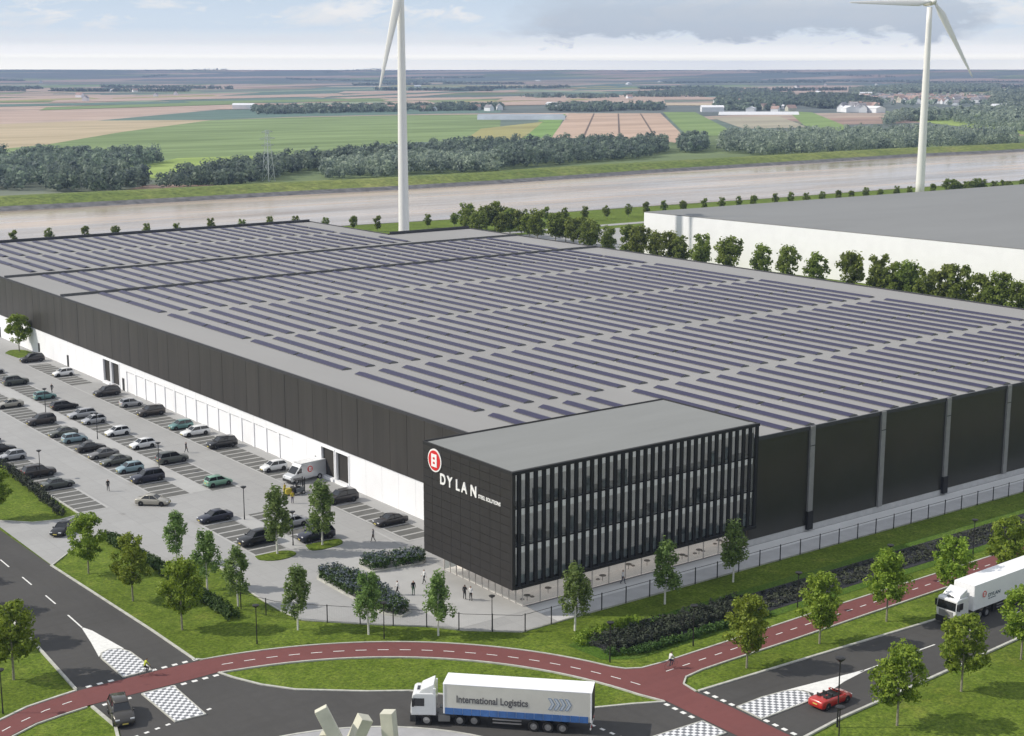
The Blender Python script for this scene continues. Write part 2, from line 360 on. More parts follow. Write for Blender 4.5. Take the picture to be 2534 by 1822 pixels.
# far farmland patchwork
m_farm = bpy.data.materials.new('farmland'); m_farm.use_nodes = True; T = NT(m_farm.node_tree)
o = T.n('ShaderNodeOutputMaterial'); p = T.n('ShaderNodeBsdfPrincipled'); T.l(p.outputs[0], o.inputs[0]); p.inputs['Roughness'].default_value = .95; p.inputs['Specular IOR Level'].default_value = .1
ob = T.n('ShaderNodeTexCoord').outputs['Object']
def patch(sx, sy, rot, off):
    v = T.mapping(ob, (1 / sx, 1 / sy, 0), (0, 0, R(rot)), (off, off * 1.7, 0))
    nd = T.n('ShaderNodeTexVoronoi', voronoi_dimensions='2D', distance='CHEBYCHEV', feature='F1'); nd.inputs['Scale'].default_value = 1; nd.inputs['Randomness'].default_value = .75
    T.l(v, nd.inputs['Vector']); s = T.n('ShaderNodeSeparateColor'); T.l(nd.outputs['Color'], s.inputs[0]); return s.outputs
a = patch(420, 210, -34, 3.1)
FIELDS = [(.0, (.38, .28, .23)), (.16, (.15, .20, .10)), (.28, (.44, .33, .28)), (.42, (.15, .20, .17)), (.56, (.48, .38, .31)), (.68, (.26, .32, .17)), (.8, (.15, .18, .17)), (.92, (.44, .36, .30))]
c = T.ramp(a[0], FIELDS, 'CONSTANT')
b = patch(1100, 300, -30, 9.4)
c = T.mix(T.ramp(b[1], [(0, (0, 0, 0)), (.55, (1, 1, 1))], 'CONSTANT'), c, T.ramp(b[0], [(0, (.14, .19, .17)), (.3, (.20, .23, .18)), (.5, (.50, .40, .34)), (.75, (.16, .19, .18))], 'CONSTANT'))
nz = T.noise(T.mapping(ob, (.004, .012, 1), (0, 0, R(-34))), 1., 6, .65)
mm = T.n('ShaderNodeMix', data_type='RGBA', blend_type='MULTIPLY'); mm.inputs[0].default_value = 1
T.l(c, mm.inputs[6]); T.l(T.ramp(nz, [(.3, (.6, .62, .66)), (.7, (1.25, 1.2, 1.15))]), mm.inputs[7]); T.l(mm.outputs[2], p.inputs['Base Color'])

# ================================================================= GROUND
rad_ = [0, 60, 120, 250, 500, 900, 1500, 2500, 4000, 6000, 7500, 8300, 8800, 9200, 9600, 9800, 9950, 10100, 10300]
g = MB(); nseg = 120; hr = random.Random(3); ph = [hr.random() * 6.28 for _ in range(6)]
for r_ in rad_:
    for q in range(nseg):
        a_ = 2 * math.pi * q / nseg; k_ = min(1., max(0., (r_ - 7000) / 3000.)); k_ = k_ * k_ * (3 - 2 * k_)
        hgt = 56.5 + 1.2 * sum(math.sin(a_ * (5 + 7 * i) + ph[i]) / (1 + .5 * i) for i in range(5))
        g.v.append((r_ * math.sin(a_), r_ * math.cos(a_), -.45 + hgt * k_ * (1. if r_ <= 10100 else .8)))
g.f = [(j * nseg + i, j * nseg + (i + 1) % nseg, (j + 1) * nseg + (i + 1) % nseg, (j + 1) * nseg + i) for j in range(1, len(rad_) - 1) for i in range(nseg)]
g.f = g.f + [tuple(range(nseg, 2 * nseg))[::-1]]
g.m = [0] * len(g.f)
tag(g.build('ground', m_farm), kind='structure')

near_bank = [(-400, 512), (100, 498), (291, 487), (366, 480), (421, 480), (504, 476), (599, 477), (696, 473), (1100, 462), (1500, 450)]
far_bank = [(-500, 648), (200, 627), (280, 624), (341, 625), (392, 622), (467, 624), (578, 637), (667, 642), (839, 652), (923, 645), (1300, 640), (1700, 620)]
s = MB().sheet([(-400, -150), (1500, -150)] + near_bank[::-1], -.06); tag(s.build('lawn', m_grass), kind='structure')
s = MB().sheet([(x, y - 3) for x, y in near_bank] + [(x, y + 3) for x, y in far_bank[::-1]], -.38); tag(s.build('river_water', m_water), kind='structure')
def band(name, pl, offs, m, z):
    mb = MB(); n = len(pl)
    for (o0, z0), (o1, z1) in zip(offs[:-1], offs[1:]):
        mb.add([(x, y + o0, z0) for x, y in pl] + [(x, y + o1, z1) for x, y in pl], [(i, i + 1, n + i + 1, n + i) for i in range(n - 1)])
    return tag(mb.build(name, m), kind='structure')
fb = densify(far_bank, 40)
band('stone_riverbank', fb, [(-2, -.5), (1, -.3), (6.5, 1.05)], m_stone, 0)
band('dike', fb, [(6.4, 1.0), (20, 3.6), (30, 3.6), (44, .3), (75, -.2)], m_dike, 0)
nb = densify(near_bank, 40)
band('stone_foreshore', nb, [(-1.2, -.02), (.4, -.05), (2.5, -.5)], m_stone, 0)

# mid-distance fields (surveyed outlines on the ground)
def field(name, pts, c1, c2, z, furrow=None, rough=.95, sc=.01):
    m = mat('soil_' + name + str(len(MATS)), tuple(q * .86 for q in c1), rough, col2=tuple(q * 1.06 for q in c2), scale=1., streak=(.006, .035, 1), rot=36.8 + random.uniform(-14, 14), spec=.1)
    tag(MB().sheet([G(*p) for p in pts], z).build(name, m), kind='structure')
TAN = ((.44, .33, .27), (.54, .42, .35)); GRN = ((.16, .225, .09), (.25, .33, .15)); LIM = ((.25, .34, .09), (.31, .40, .12)); DKG = ((.11, .18, .15), (.16, .235, .195)); OLV = ((.30, .28, .12), (.38, .36, .16))
FL = [
 ('green_field', [(-40, 375), (-40, 358), (300, 315), (520, 297), (720, 290), (960, 285), (1240, 282), (1235, 345), (1000, 352), (560, 398), (380, 425), (-40, 425)], *GRN),
 ('stubble_field', [(-40, 372), (-40, 308), (250, 297), (520, 297), (300, 326), (120, 356)], (.42, .35, .22), (.52, .43, .30)),
 ('tan_field', [(-40, 304), (300, 288), (620, 262), (640, 252), (380, 262), (-40, 276)], *TAN),
 ('dark_crop_field', [(240, 298), (640, 262), (980, 258), (1240, 250), (1240, 278), (740, 288), (540, 296)], *DKG),
 ('tan_field', [(-40, 272), (400, 252), (700, 236), (620, 226), (-40, 244)], *TAN),
 ('lime_meadow', [(345, 412), (440, 390), (640, 384), (600, 400), (500, 408), (400, 440), (360, 438)], *LIM),
 ('dark_crop_field', [(380, 250), (820, 215), (1240, 208), (1260, 222), (980, 240), (700, 256)], *DKG),
 ('tan_field', [(760, 240), (980, 226), (1180, 226), (1040, 238), (860, 244)], *TAN),
 ('olive_field', [(1150, 345), (1190, 318), (1350, 300), (1385, 300), (1350, 345)], *OLV),
 ('green_field', [(1330, 300), (1355, 282), (1400, 282), (1370, 340), (1290, 345), (1345, 300)], (.18, .29, .09), (.24, .36, .12)),
 ('ploughed_field', [(1365, 340), (1408, 280), (1634, 280), (1686, 330), (1675, 353), (1640, 348)], (.44, .32, .24), (.56, .42, .33)),
 ('green_field', [(1640, 277), (1720, 277), (1800, 318), (1790, 335), (1700, 335)], (.17, .26, .09), (.24, .32, .13)),
 ('pale_field', [(1366, 262), (1370, 236), (1640, 236), (1648, 262)], (.46, .35, .29), (.54, .43, .35)),
 ('fallow_field', [(1760, 290), (1930, 288), (2000, 315), (1840, 318)], (.34, .32, .25), (.42, .39, .3)),
 ('green_field', [(1950, 275), (2010, 278), (2110, 318), (2070, 326), (1990, 310)], (.19, .28, .10), (.25, .34, .13)),
 ('lime_meadow', [(2190, 275), (2330, 285), (2534, 318), (2600, 330), (2600, 342), (2420, 318), (2250, 298)], *LIM),
 ('dark_crop_field', [(1380, 232), (1480, 210), (1620, 208), (1720, 226), (1560, 234)], *DKG),
 ('tan_field', [(1740, 226), (1900, 214), (2500, 212), (2600, 220), (2200, 226), (1860, 232)], *TAN),
 ('dark_crop_field', [(1900, 210), (2100, 203), (2560, 203), (2560, 209), (2200, 211)], *DKG),
 ('green_field', [(2534, 330), (2700, 330), (2700, 372), (2534, 366)], *GRN),
]
for k_, (pa_, pb_) in enumerate([((1470, 281), (1443, 341)), ((1530, 281), (1533, 342)), ((1585, 281), (1625, 345))]):
    a_, b_ = G(*pa_), G(*pb_); tag(MB().strip([a_, b_], 1.8, -.17, -.17).build('field_track', mat('track_soil', (.14, .10, .075), .95)), kind='structure')
for i, (nm, pts, c1, c2) in enumerate(FL):
    field(nm, pts, c1, c2, -.42 + .012 * i, sc=.012)

sr = random.Random(21)
for i in range(64):
    cy = 207 + 52 * sr.random() ** 1.2; cx = sr.uniform(-100, 2600); L = sr.uniform(90, 420) * (.6 if cx > 1250 else 1); th = sr.uniform(1.4, 4.5) * (.5 + (cy - 200) / 45); sl_ = sr.uniform(-.045, -.005) if cx < 1200 else sr.uniform(-.02, .03)
    if 1350 < cx < 1720 and cy > 228: continue
    c1, c2 = sr.choice([TAN, TAN, TAN, GRN, DKG, OLV, ((.50, .42, .30), (.60, .50, .38)), ((.24, .30, .20), (.32, .38, .27))])
    q_ = [(cx - L, cy - sl_ * L), (cx + L, cy + sl_ * L), (cx + L + 30, cy + sl_ * L + th), (cx - L - 20, cy - sl_ * L + th * 1.2)]
    field('strip_field', q_, c1, c2, -.17 + .006 * i)
# ---- site paving, roads
S = lambda n, poly, z, m: tag(MB().sheet(poly, z).build(n, m), kind='structure')
PB = [(57, 167.8), (61.3, 172.4), (64.5, 174.7), (66.2, 174), (67, 171.2), (67.1, 166), (66.9, 161.8), (67.3, 160), (69.6, 160), (71.8, 160.2), (72.8, 156.8), (72.4, 151.7), (71.8, 146.4), (71.6, 142.1), (71.7, 137.5), (72.2, 134.1), (74.6, 131.6), (78, 128.1), (82, 124.5), (84.3, 121.4), (88.9, 117.4)]
S('plaza_paving', PB + [(240, 117.3), (296, 117.3), (296, 402), (67.4, 402), (67.4, 186), (64.4, 185.2), (61, 186.2), (57, 190.2)], 0., m_pave)
m_path = mat('white_flagstones', (.72, .72, .71), .85, var=.03, scale=.3); m_path2 = mat('pale_gravel', (.50, .50, .50), .9, var=.05, scale=.6)
S('wall_footpath', [(94, 120.4), (242, 120.4), (242, 122.9), (94, 122.9)], .012, m_path)
S('wall_gravel', [(94, 117.4), (242, 117.4), (242, 120.4), (94, 120.4)], .012, m_path2)
S('entrance_flagstones', [(83.9, 122), (94, 122), (94, 146), (90, 149), (84.2, 149)], .012, m_pave2)
# left road
RL = [(47.0, 700), (47.0, 165), (47.2, 148.4), (46.1, 130.8), (46.0, 126.7), (46.2, 121), (44.5, 115.5), (42, 112), (30, 104), (30, 60), (70, 50), (88, 62), (91, 76), (93.4, 82.3), (99.7, 83.1), (111.8, 83.8), (129.7, 85.0), (400, 90), (400, 98), (126.4, 93.3), (109.8, 94.2), (93.3, 95.0), (89.5, 95.2), (86.2, 96.6), (83, 98), (78.5, 102.5), (71.2, 111.5), (67.9, 113.8), (62.7, 118.2), (60.6, 121.2), (59.2, 124.4), (58.4, 127), (58.4, 130.3), (58, 141.1), (56.9, 167.8), (56.6, 185.4), (56.6, 700)]
S('road', RL, .02, m_asph)
# roundabout island
C0 = (52.8, 90.0)
isl = MB().prism(arc(C0, 20.4, 0, 360, 72)[:-1], .0, .10); tag(isl.build('roundabout_apron', m_apron), kind='structure')
tag(MB().prism(arc(C0, 13.5, 0, 360, 60)[:-1], .0, .26).build('roundabout_lawn', m_grass), kind='structure')
# red cycle path
CB = (52.5, 90.4)
def onarc(r, a0, a1, n=26): return arc(CB, r, a0, a1, n)
outer = [(20, 116.5), (30, 123.5), (37.9, 128.2), (41, 129.6), (44.2, 130.2), (46.1, 130.5), (54.4, 130.5)] + onarc(40.4, 81, 24) + [(90.4, 104.4), (91.2, 103.2), (92.6, 102.4), (95.3, 102.2), (104.3, 102.3), (122, 102.6), (400, 103.5)]
inner = [(24, 116.2), (37.8, 124.7), (40.3, 125.9), (43, 126.4), (45.6, 126.7), (54.5, 126.5), (58.7, 126.6)] + onarc(36.6, 77, 12)
inner = inner + [(89.3, 95.2), (89.3, 86), (89.3, 60)]
right_lo = [(400, 99.6), (137.4, 99.2), (121.7, 99.0), (110.8, 98.8), (100.8, 98.8), (97.2, 98.75), (94.6, 98.4), (93.2, 97.2), (92.9, 95.2), (93.2, 91), (93.1, 84), (93.1, 60)]
S('cycle_path', outer + right_lo + inner[::-1], .045, m_red)
# kerbs
kb = MB(); KZ = .12
def kerb(pl, w=.28, z=KZ): kb.strip(pl, w, -.05, z)
kerb([(58.2, 130.9), (58, 141.1), (56.9, 167.8)]); kerb([(46.0, 130.9), (47.1, 148.4), (46.9, 165), (46.9, 400)])
kerb([(58.5, 130.9)] + onarc(40.55, 81, 24) + [(90.5, 104.5), (91.3, 103.3), (92.7, 102.5), (95.3, 102.3), (104.3, 102.4), (122, 102.7), (400, 103.6)], .2, .09)
kerb([(20, 116.7), (30, 123.7), (37.8, 128.4), (40.9, 129.8), (44.1, 130.4), (46.0, 130.7)], .25, .1)
kerb([(24, 116), (37.9, 124.5), (40.4, 125.7), (43.1, 126.2), (45.4, 126.5)], .16, .08)
kerb([(58.9, 126.4)] + onarc(36.5, 77, 12) + [(89.1, 95.4)], .2, .09)
kerb([(89.1, 95.2), (86.2, 96.7), (83, 98.1), (78.5, 102.6), (71.3, 111.6), (68, 113.9), (62.8, 118.3), (60.7, 121.3), (59.3, 124.5), (58.7, 126.5)], .26, .11)
kerb([(400, 99.5), (137.4, 99.1), (121.7, 98.9), (110.8, 98.7), (100.8, 98.7), (97.2, 98.65), (94.7, 98.3), (93.35, 97.2), (93.1, 95.2)], .18, .08)
kerb([(93.3, 95.1), (109.8, 94.3), (126.4, 93.4), (400, 98.1)]); kerb([(93.6, 82.2), (99.7, 83.0), (111.8, 83.7), (129.7, 84.9), (400, 89.9)])
kerb([(45.8, 126.3), (45.9, 121), (44.3, 115.7)], .28)
kerb([(c[0], c[1]) for c in PB], .16, .05); kerb([(88.9, 117.3), (296, 117.3)], .16, .06)
kerb([(67.3, 186), (67.3, 400)], .18, .1); kerb([(57, 190.4), (61, 186.1), (64.4, 185.1), (67.3, 185.9)], .18, .08)
kerb(arc(C0, 20.4, 0, 360, 72), .25, .13)
tag(kb.build('kerb', m_kerb), kind='structure')
# markings
mk = MB(); MZ = .032
def dash(a, b, w, z=MZ): mk.strip([a, b], w, z, z)
for y in (171.9, 164.1, 156.4): dash((52.75, y + 1.65), (52.7, y - 1.65), .16)
y = 179.6
while y < 420: dash((52.9, y + 1.65), (52.9, y - 1.65), .16); y += 7.8
dash((52.55, 150.6), (52.4, 145.9), .17)
mk.sheet([(52.35, 146.1), (52.5, 146.1), (52.95, 144.6), (53.35, 141), (53.7, 137.9), (52.3, 138.6), (51.2, 137.9), (50.8, 137.3), (51.6, 141.5)], MZ)
dash((109.2, 88.9), (112, 88.95), .16); dash((118.1, 89.0), (120.9, 89.0), .16)
x = 125.6
while x < 200: dash((x, 89.1 + (x - 120) * .02), (x + 3, 89.1 + (x - 117) * .02), .16); x += 7.6
mk.sheet([(109.8, 89.05), (106.2, 89.5), (101.5, 90.1), (99.7, 90.3), (101.4, 89.3), (101.7, 88.2), (100.6, 87.2), (102.4, 87.35), (106.2, 88.3), (109.8, 88.8)], MZ)
for i in range(11):   # block marks along both edges of the crossings
    if not (3 <= i <= 5): dash((47.0 + i * 1.1, 130.9), (47.55 + i * 1.1, 130.9), .42)
    if not (3 <= i <= 5): dash((46.7 + i * 1.12, 126.0), (47.25 + i * 1.12, 126.0), .42)
for i in range(11):
    yy = 94.6 - i * 1.1
    if not (4 <= i <= 6): dash((93.65, yy), (93.65, yy - .55), .42)
    if not (4 <= i <= 7): dash((88.8, yy + .3), (88.8, yy - .25), .42)
for i in range(9):
    dash((45.2 + i * 1.1, 117.6 + i * .2), (45.65 + i * 1.1, 117.68 + i * .2), .3)
    dash((80.4 + i * .16, 95.6 - i * 1.15), (80.47 + i * .16, 95.1 - i * 1.15), .3)
def pathdash(pl, L=1., gap=1.02, w=.12):
    acc = 0.; pl = densify(pl, .25); seg = []
    on = True
    for a, b in zip(pl[:-1], pl[1:]):
        d = math.hypot(b[0] - a[0], b[1] - a[1]); acc += d
        if on:
            seg.append(a)
            if acc > L: seg.append(b); mk.strip(seg, w, .055, .055); seg = []; on = False; acc = 0
        elif acc > gap: on = True; acc = 0
pathdash([(22, 116.4), (34, 124.2), (38.5, 126.6), (42, 128), (45.2, 128.6)])
pathdash(onarc(38.4, 79, 12, 60), 1., .95)
pathdash([(94, 100.4), (122, 100.8), (260, 101.3)], 1., 1.15)
tag(mk.build('road_markings', m_white), kind='structure')
# chequered islands
m_chk = bpy.data.materials.new('chequered_setts'); m_chk.use_nodes = True; T = NT(m_chk.node_tree)
o = T.n('ShaderNodeOutputMaterial'); p = T.n('ShaderNodeBsdfPrincipled'); T.l(p.outputs[0], o.inputs[0]); p.inputs['Roughness'].default_value = .85
ck = T.n('ShaderNodeTexChecker'); T.l(T.n('ShaderNodeTexCoord').outputs['Object'], ck.inputs[0]); ck.inputs['Scale'].default_value = 1 / .42
ck.inputs[1].default_value = (.74, .75, .77, 1); ck.inputs[2].default_value = (.17, .18, .20, 1); T.l(ck.outputs[0], p.inputs['Base Color'])
def chq(poly):
    tag(MB().prism(poly, .0, .11).build('chequered_traffic_island', m_chk), kind='structure')
    k = MB(); pp = poly + [poly[0]]; k.strip(pp, .14, .0, .125); tag(k.build('island_kerb', m_kerb), kind='structure')
chq([(50.75, 130.9), (53.65, 130.9), (53.85, 134), (53.8, 136.6), (53.3, 138.0), (52.3, 138.5), (51.3, 138.0), (50.85, 136.8)])
chq([(50.6, 126.1), (53.75, 126.1), (53.45, 118.3), (50.55, 118.5)])
chq([(93.6, 90.3), (93.5, 87.1), (99.6, 87.2), (100.7, 87.6), (101.25, 88.5), (100.9, 89.5), (99.8, 90.1), (97, 90.4)])
chq([(88.9, 90.0), (88.9, 87.0), (81, 87.0), (81, 90.4)])
# parking bays with painted lines
bay = MB(); bl = MB()
for x0, x1, y0, y1 in [(96.3, 100.4, 266, 290), (96.3, 100.4, 185.6, 254.5), (96.0, 100.1, 150.2, 168.6), (86.4, 90.1, 185.4, 300), (79.0, 83.3, 186.2, 300), (67.6, 71.4, 186.6, 300), (78.3, 82.5, 156.6, 172.8), (85.2, 89.2, 156.8, 172.4)]:
    bay.sheet([(x0, y0), (x1, y0), (x1, y1), (x0, y1)], .014)
    y = y0
    while y <= y1 + .01: bl.sheet([(x0, y - .19), (x1, y - .19), (x1, y + .19), (x0, y + .19)], .026); y += 2.1
tag(bay.build('parking_bays', m_bay), kind='structure'); tag(bl.build('bay_lines', m_pave2), kind='structure')
cl = MB()
for pl in ([(96.2, 150), (96.2, 290)], [(90.25, 185), (90.25, 300)], [(78.8, 186), (78.8, 300)], [(71.5, 186.6), (71.5, 300)], [(83.5, 186), (83.5, 300)], [(86.2, 186), (86.2, 300)], [(78.1, 154), (78.1, 173)], [(94.6, 149), (94.9, 156)]):
    cl.strip(pl, .35, .02, .02)
tag(cl.build('parking_gutter', m_pave2), kind='structure')
S('parking_median', [(83.7, 186.4), (86.1, 186.4), (86.1, 300), (83.7, 300)], .016, m_pave2)
S('parking_median', [(82.7, 156), (85, 156), (85, 172), (82.7, 172)], .016, m_pave2)
# lawn beds in the car park
def bed(poly, nm='grass_island'): tag(MB().prism(smooth_pl(poly + [poly[0]], 2)[:-1], -.02, .1).build(nm, m_grass), kind='structure')
bed([(77.9, 156.2), (77.6, 154.4), (79.6, 153.0), (82.7, 153.8), (82.3, 156.2)]); bed([(84.9, 156.3), (84.2, 153.6), (88.7, 153.8), (89.6, 155.2), (89.3, 156.4)])
bed([(97, 306), (97.4, 299), (98.2, 296.5), (101.6, 299), (101.8, 307), (99, 309)])
S('yard_paving', [(242, 395), (242, 424), (400, 417), (400, 352), (316, 352), (296, 395)], -.01, m_pave)
S('river_road', [(242, 428), (520, 424), (900, 415), (900, 419), (520, 429), (242, 433)], .0, m_pave)
# ditch with reeds beside the path
S('ditch_bank', [(90.6, 111.6), (91, 106.6), (94, 104.6), (300, 105.0), (300, 112.4), (96, 112.4)], -.03, m_rough)
dt = [(92.6, 110.6), (92.9, 107.6), (95, 106.1), (100, 105.9), (300, 106.4), (300, 110.9), (96, 111.1)]
S('ditch_water', smooth_pl(dt + [dt[0]], 1)[:-1], -.005, m_pond)

# ================================================================= FOLIAGE
def leaves(cen, rad, nper, size, flat=.0, orient=.45):
    """leaf quads in clumps. cen (n,3), rad (n,3)"""
    n = len(cen) * nper
    c = np.repeat(cen, nper, 0); r = np.repeat(rad, nper, 0)
    d = RNG.normal(size=(n, 3)); d /= np.linalg.norm(d, axis=1)[:, None]
    p = c + d * r * (RNG.random((n, 1)) ** .45)
    nn = RNG.normal(size=(n, 3)); nn /= np.linalg.norm(nn, axis=1)[:, None]; nn = nn * (1 - orient) + d * orient * 1.3 + np.array([0, 0, .25 * orient])
    nn /= np.linalg.norm(nn, axis=1)[:, None]
    a = np.cross(nn, RNG.normal(size=(n, 3))); a /= np.linalg.norm(a, axis=1)[:, None]
    b = np.cross(nn, a)
    s = size * (.6 + .8 * RNG.random((n, 1)))
    V = np.stack([p - a * s - b * s * .55, p + a * s - b * s * .55, p + a * s + b * s * .55, p - a * s + b * s * .55], 1).reshape(-1, 3)
    return V, np.arange(n * 4).reshape(-1, 4)
def make_tree(kind, seed):
    """returns (trunk mesh, crown mesh) for a tree about 7.6 m tall"""
    global RNG; RNG = np.random.default_rng(seed); rr = random.Random(seed)
    t = MB()
    if kind == 'maple':
        cen = []; 
        for i in range(64):
            h = 2.2 + 5.0 * RNG.random(); rmax = 1.9 * math.sin(min(1, max(0.05, (h - 1.6) / 6.1)) * math.pi) ** .55
            a = RNG.random() * 6.283; q = rmax * RNG.random() ** .5; cen.append((q * math.cos(a), q * math.sin(a), h))
        for k in range(6):
            a = RNG.random() * 6.283; cen.append((1.9 * math.cos(a), 1.9 * math.sin(a), 2.6 + 3 * RNG.random()))
        cen = np.array(cen); rad = np.ones_like(cen) * (.42 + .30 * RNG.random((len(cen), 1)))
        V, F = leaves(cen, rad, 62, .125); lm = m_maple; bm_ = m_bark
        t.tube((0, 0, -.1), (.02, .01, 2.4), .11, .085); t.tube((.02, .01, 2.4), (0, 0, 6.6), .085, .025)
        for k in rr.sample(range(len(cen)), 12):
            c = cen[k]; t.tube((0, 0, max(1.9, c[2] - 1.3)), tuple(c), .035, .012, 5)
    elif kind == 'birch':
        cen = []
        for i in range(56):
            h = 1.9 + 4.7 * RNG.random(); rmax = .35 + 1.35 * (1 - (h - 1.9) / 4.9) ** .75
            if h < 2.6: rmax *= .75
            a = RNG.random() * 6.283; q = rmax * (.25 + .75 * RNG.random()); cen.append((q * math.cos(a), q * math.sin(a), h))
        cen = np.array(cen); rad = np.ones_like(cen) * (.30 + .20 * RNG.random((len(cen), 1))); rad[:, 2] *= 1.9
        V, F = leaves(cen, rad, 56, .10, .6); lm = m_birch; bm_ = m_birchbark
        t.tube((0, 0, -.1), (.03, 0, 2.2), .10, .075); t.tube((.03, 0, 2.2), (0, .02, 6.3), .075, .02)
        for k in rr.sample(range(len(cen)), 14):
            c = cen[k]; t.tube((0, 0, max(1.5, c[2] - .9)), (c[0], c[1], c[2] + .2), .025, .008, 5)
    else:
        cen = []
        for i in range(46):
            h = 1.3 + 3.7 * RNG.random(); rmax = 1.55 * math.sin(min(1, max(.08, (h - .9) / 4.5)) * math.pi) ** .5
            a = RNG.random() * 6.283; q = rmax * RNG.random() ** .5; cen.append((q * math.cos(a), q * math.sin(a), h))
        cen = np.array(cen); rad = np.ones_like(cen) * (.42 + .28 * RNG.random((len(cen), 1)))
        V, F = leaves(cen, rad, 40, .15); lm = m_round; bm_ = m_bark
        t.tube((0, 0, -.1), (0, 0, 1.8), .09, .07); t.tube((0, 0, 1.8), (0, 0, 4.6), .07, .02)
        for k in rr.sample(range(len(cen)), 7):
            c = cen[k]; t.tube((0, 0, max(1.2, c[2] - .9)), tuple(c), .03, .01, 4)
    return t.mesh('trunk', bm_), qmesh('crown', V, F, lm)
TREES = {k: [make_tree(k, 100 * j + i) for i in range(n)] for j, (k, n) in enumerate((('maple', 5), ('birch', 4), ('round', 4)))}
TN = {'maple': 'maple_tree', 'birch': 'birch_tree', 'round': 'lime_tree'}
def tree(kind, x, y, h, label, group=None, cat='tree', wide=1., z=0.):
    H = {'maple': 7.6, 'birch': 6.6, 'round': 5.2}[kind]
    tm, cm = random.choice(TREES[kind]); s = h / H
    t = empty(TN[kind], (x, y, z), random.random() * 6.28); t.scale = (s * wide, s * wide, s); tag(t, label, cat, group)
    for nm, me in (('trunk', tm), ('crown', cm)):
        o = link(bpy.data.objects.new(nm, me)); o.parent = t
    return t
g1 = 'maples along the roads'
for i, (x, y, h) in enumerate([(59.5, 162.6, 7.3), (60.0, 150.7, 7.7), (60.7, 139.3, 7.9)]):
    tree('maple', x, y, h, ['young green maple on the lawn nearest the car park entrance', 'young green maple in the middle of three on the lawn between road and plaza', 'young green maple on the lawn closest to the red crossing, by the plaza'][i], g1, wide=1.)
for i, (x, y, h) in enumerate([(42.1, 137, 7.9), (41.6, 148.5, 8.2), (41.6, 160, 8.5), (41.6, 171.5, 8.5), (41.6, 183, 8.5), (41.6, 194.5, 8.5), (41.6, 206, 8.5), (36, 133.5, 7.5)]):
    if i in (7,): continue
    tree('maple', x, y, h, f'bushy maple on the grass left of the road, {ORD[i]} from the red path', 'maples left of the road', wide=1.12)
for i in range(9):
    x = 101.1 + i * 10.6
    tree('maple', x, 96.4 - (.4 if i == 3 else 0) + (.8 if i > 4 else 0), 7.6 + .15 * (i % 3), f'yellow-green maple between red path and road, {ORD[i]} from the path junction', g1, wide=1.05)
for i, (x, y, h) in enumerate([(102.5, 79, 7.8), (113.4, 80.2, 7.7), (124.8, 81.5, 7.6), (136, 82.3, 7.7), (147, 83, 7.7)]):
    tree('maple', x, y, h, f'round yellow-green maple on the lower side of the road, {ORD[i]} from the red car', g1, wide=1.08)
for (x, y, h, lb) in [(80.5, 155.4, 8.0, 'tall silvery birch on the small grass island next to the black car'), (86.6, 155.1, 7.8, 'tall drooping birch on the grass island in front of the parked dark blue cars'),
    (69.1, 159.2, 6.2, 'slender birch farthest from the fence at the lawn edge of the car park'), (68.2, 149, 6.7, 'birch in the middle of the three on the dark lawn beside the plaza'),
    (68.6, 142.1, 6.5, 'birch on the lawn edge nearest the start of the wire fence'), (70.5, 132, 6.6, 'slim birch standing in front of the fence, left of the flower bed'),
    (75.8, 126.4, 6.5, 'slim birch overlapping the long flower bed in front of the fence'), (81.5, 121.8, 6.5, 'slim birch in front of the fence below the office corner'),
    (93.8, 114.3, 6.9, 'birch on the shaded bank in front of the nearest striped facade fins'), (106.8, 114.5, 6.9, 'birch on the shaded bank in front of the middle of the striped facade'),
    (118, 115.1, 6.9, 'birch on the shaded bank at the far end of the striped facade'), ]:
    tree('birch', x, y, h, lb, 'birches around the plaza', wide=1.18)
def on_line(px, py, X):
    u = (px - 1267) / FPX; v = (911 - py) / FPX; hf = cp_ + v * sp_
    return X * (hf * FW[1] + u * RT[1]) / (hf * FW[0] + u * RT[0])
for i, zx in enumerate([330, 425, 520, 563, 635, 688, 742, 835, 958, 1105, 1222, 1348, 1495, 1625, 1690, 1750, 1830, 1915, 1985, 2080, 2150, 2235, 2320, 2400]):
    tree('round', 301., on_line(1270 + zx / 1.794, 450 + 230 / 1.794 + zx * .075, 301.), (10.6, 9.2, 10.9, 11.2, 9.6)[i % 5] + .6 * RNG.random(), f'dark green round tree in front of the white warehouse wall, {ORD[i]} counted from the river', 'trees in front of the white warehouse', wide=(1.0, .92, 1.08)[i % 3])
for i, (px, py) in enumerate([(1185, 590), (1205, 572), (1225, 570), (1245, 572), (1262, 580), (1290, 585), (1310, 590), (1330, 596), (1155, 570), (1375, 600), (1400, 600), (1420, 608), (1445, 606), (1465, 612), (1160, 578), (1240, 584)]):
    x, y = G(px, py); tree('round', x, y, 8 + 2.6 * RNG.random(), 'dark green tree in the dense clump behind the far roof corner', 'clump of trees behind the roof', wide=1.15)
rb = [(36, 609), (123, 605), (213, 598), (287, 596), (364, 589), (439, 588), (523, 578), (599, 580), (668, 571), (733, 571), (806, 573), (875, 568), (935, 572), (1059, 563), (1125, 560), (1351, 548), (1398, 547), (1448, 545), (1500, 541), (1555, 536), (1599, 532), (1643, 527), (1690, 528), (1743, 523), (1786, 521), (1827, 515), (1865, 515), (1919, 508), (1957, 507), (1995, 507), (2034, 503), (2074, 500), (2106, 501), (2142, 493), (2178, 495), (2218, 488), (2250, 489), (2308, 482)]
for i, (px, py) in enumerate(rb):
    x, y = G(px, py + 1.); tree('round', x, y, 5. + .7 * RNG.random(), f'small dark tree in the row along the near riverbank, {ORD[i]} from the left', 'trees along the riverbank', wide=.95)
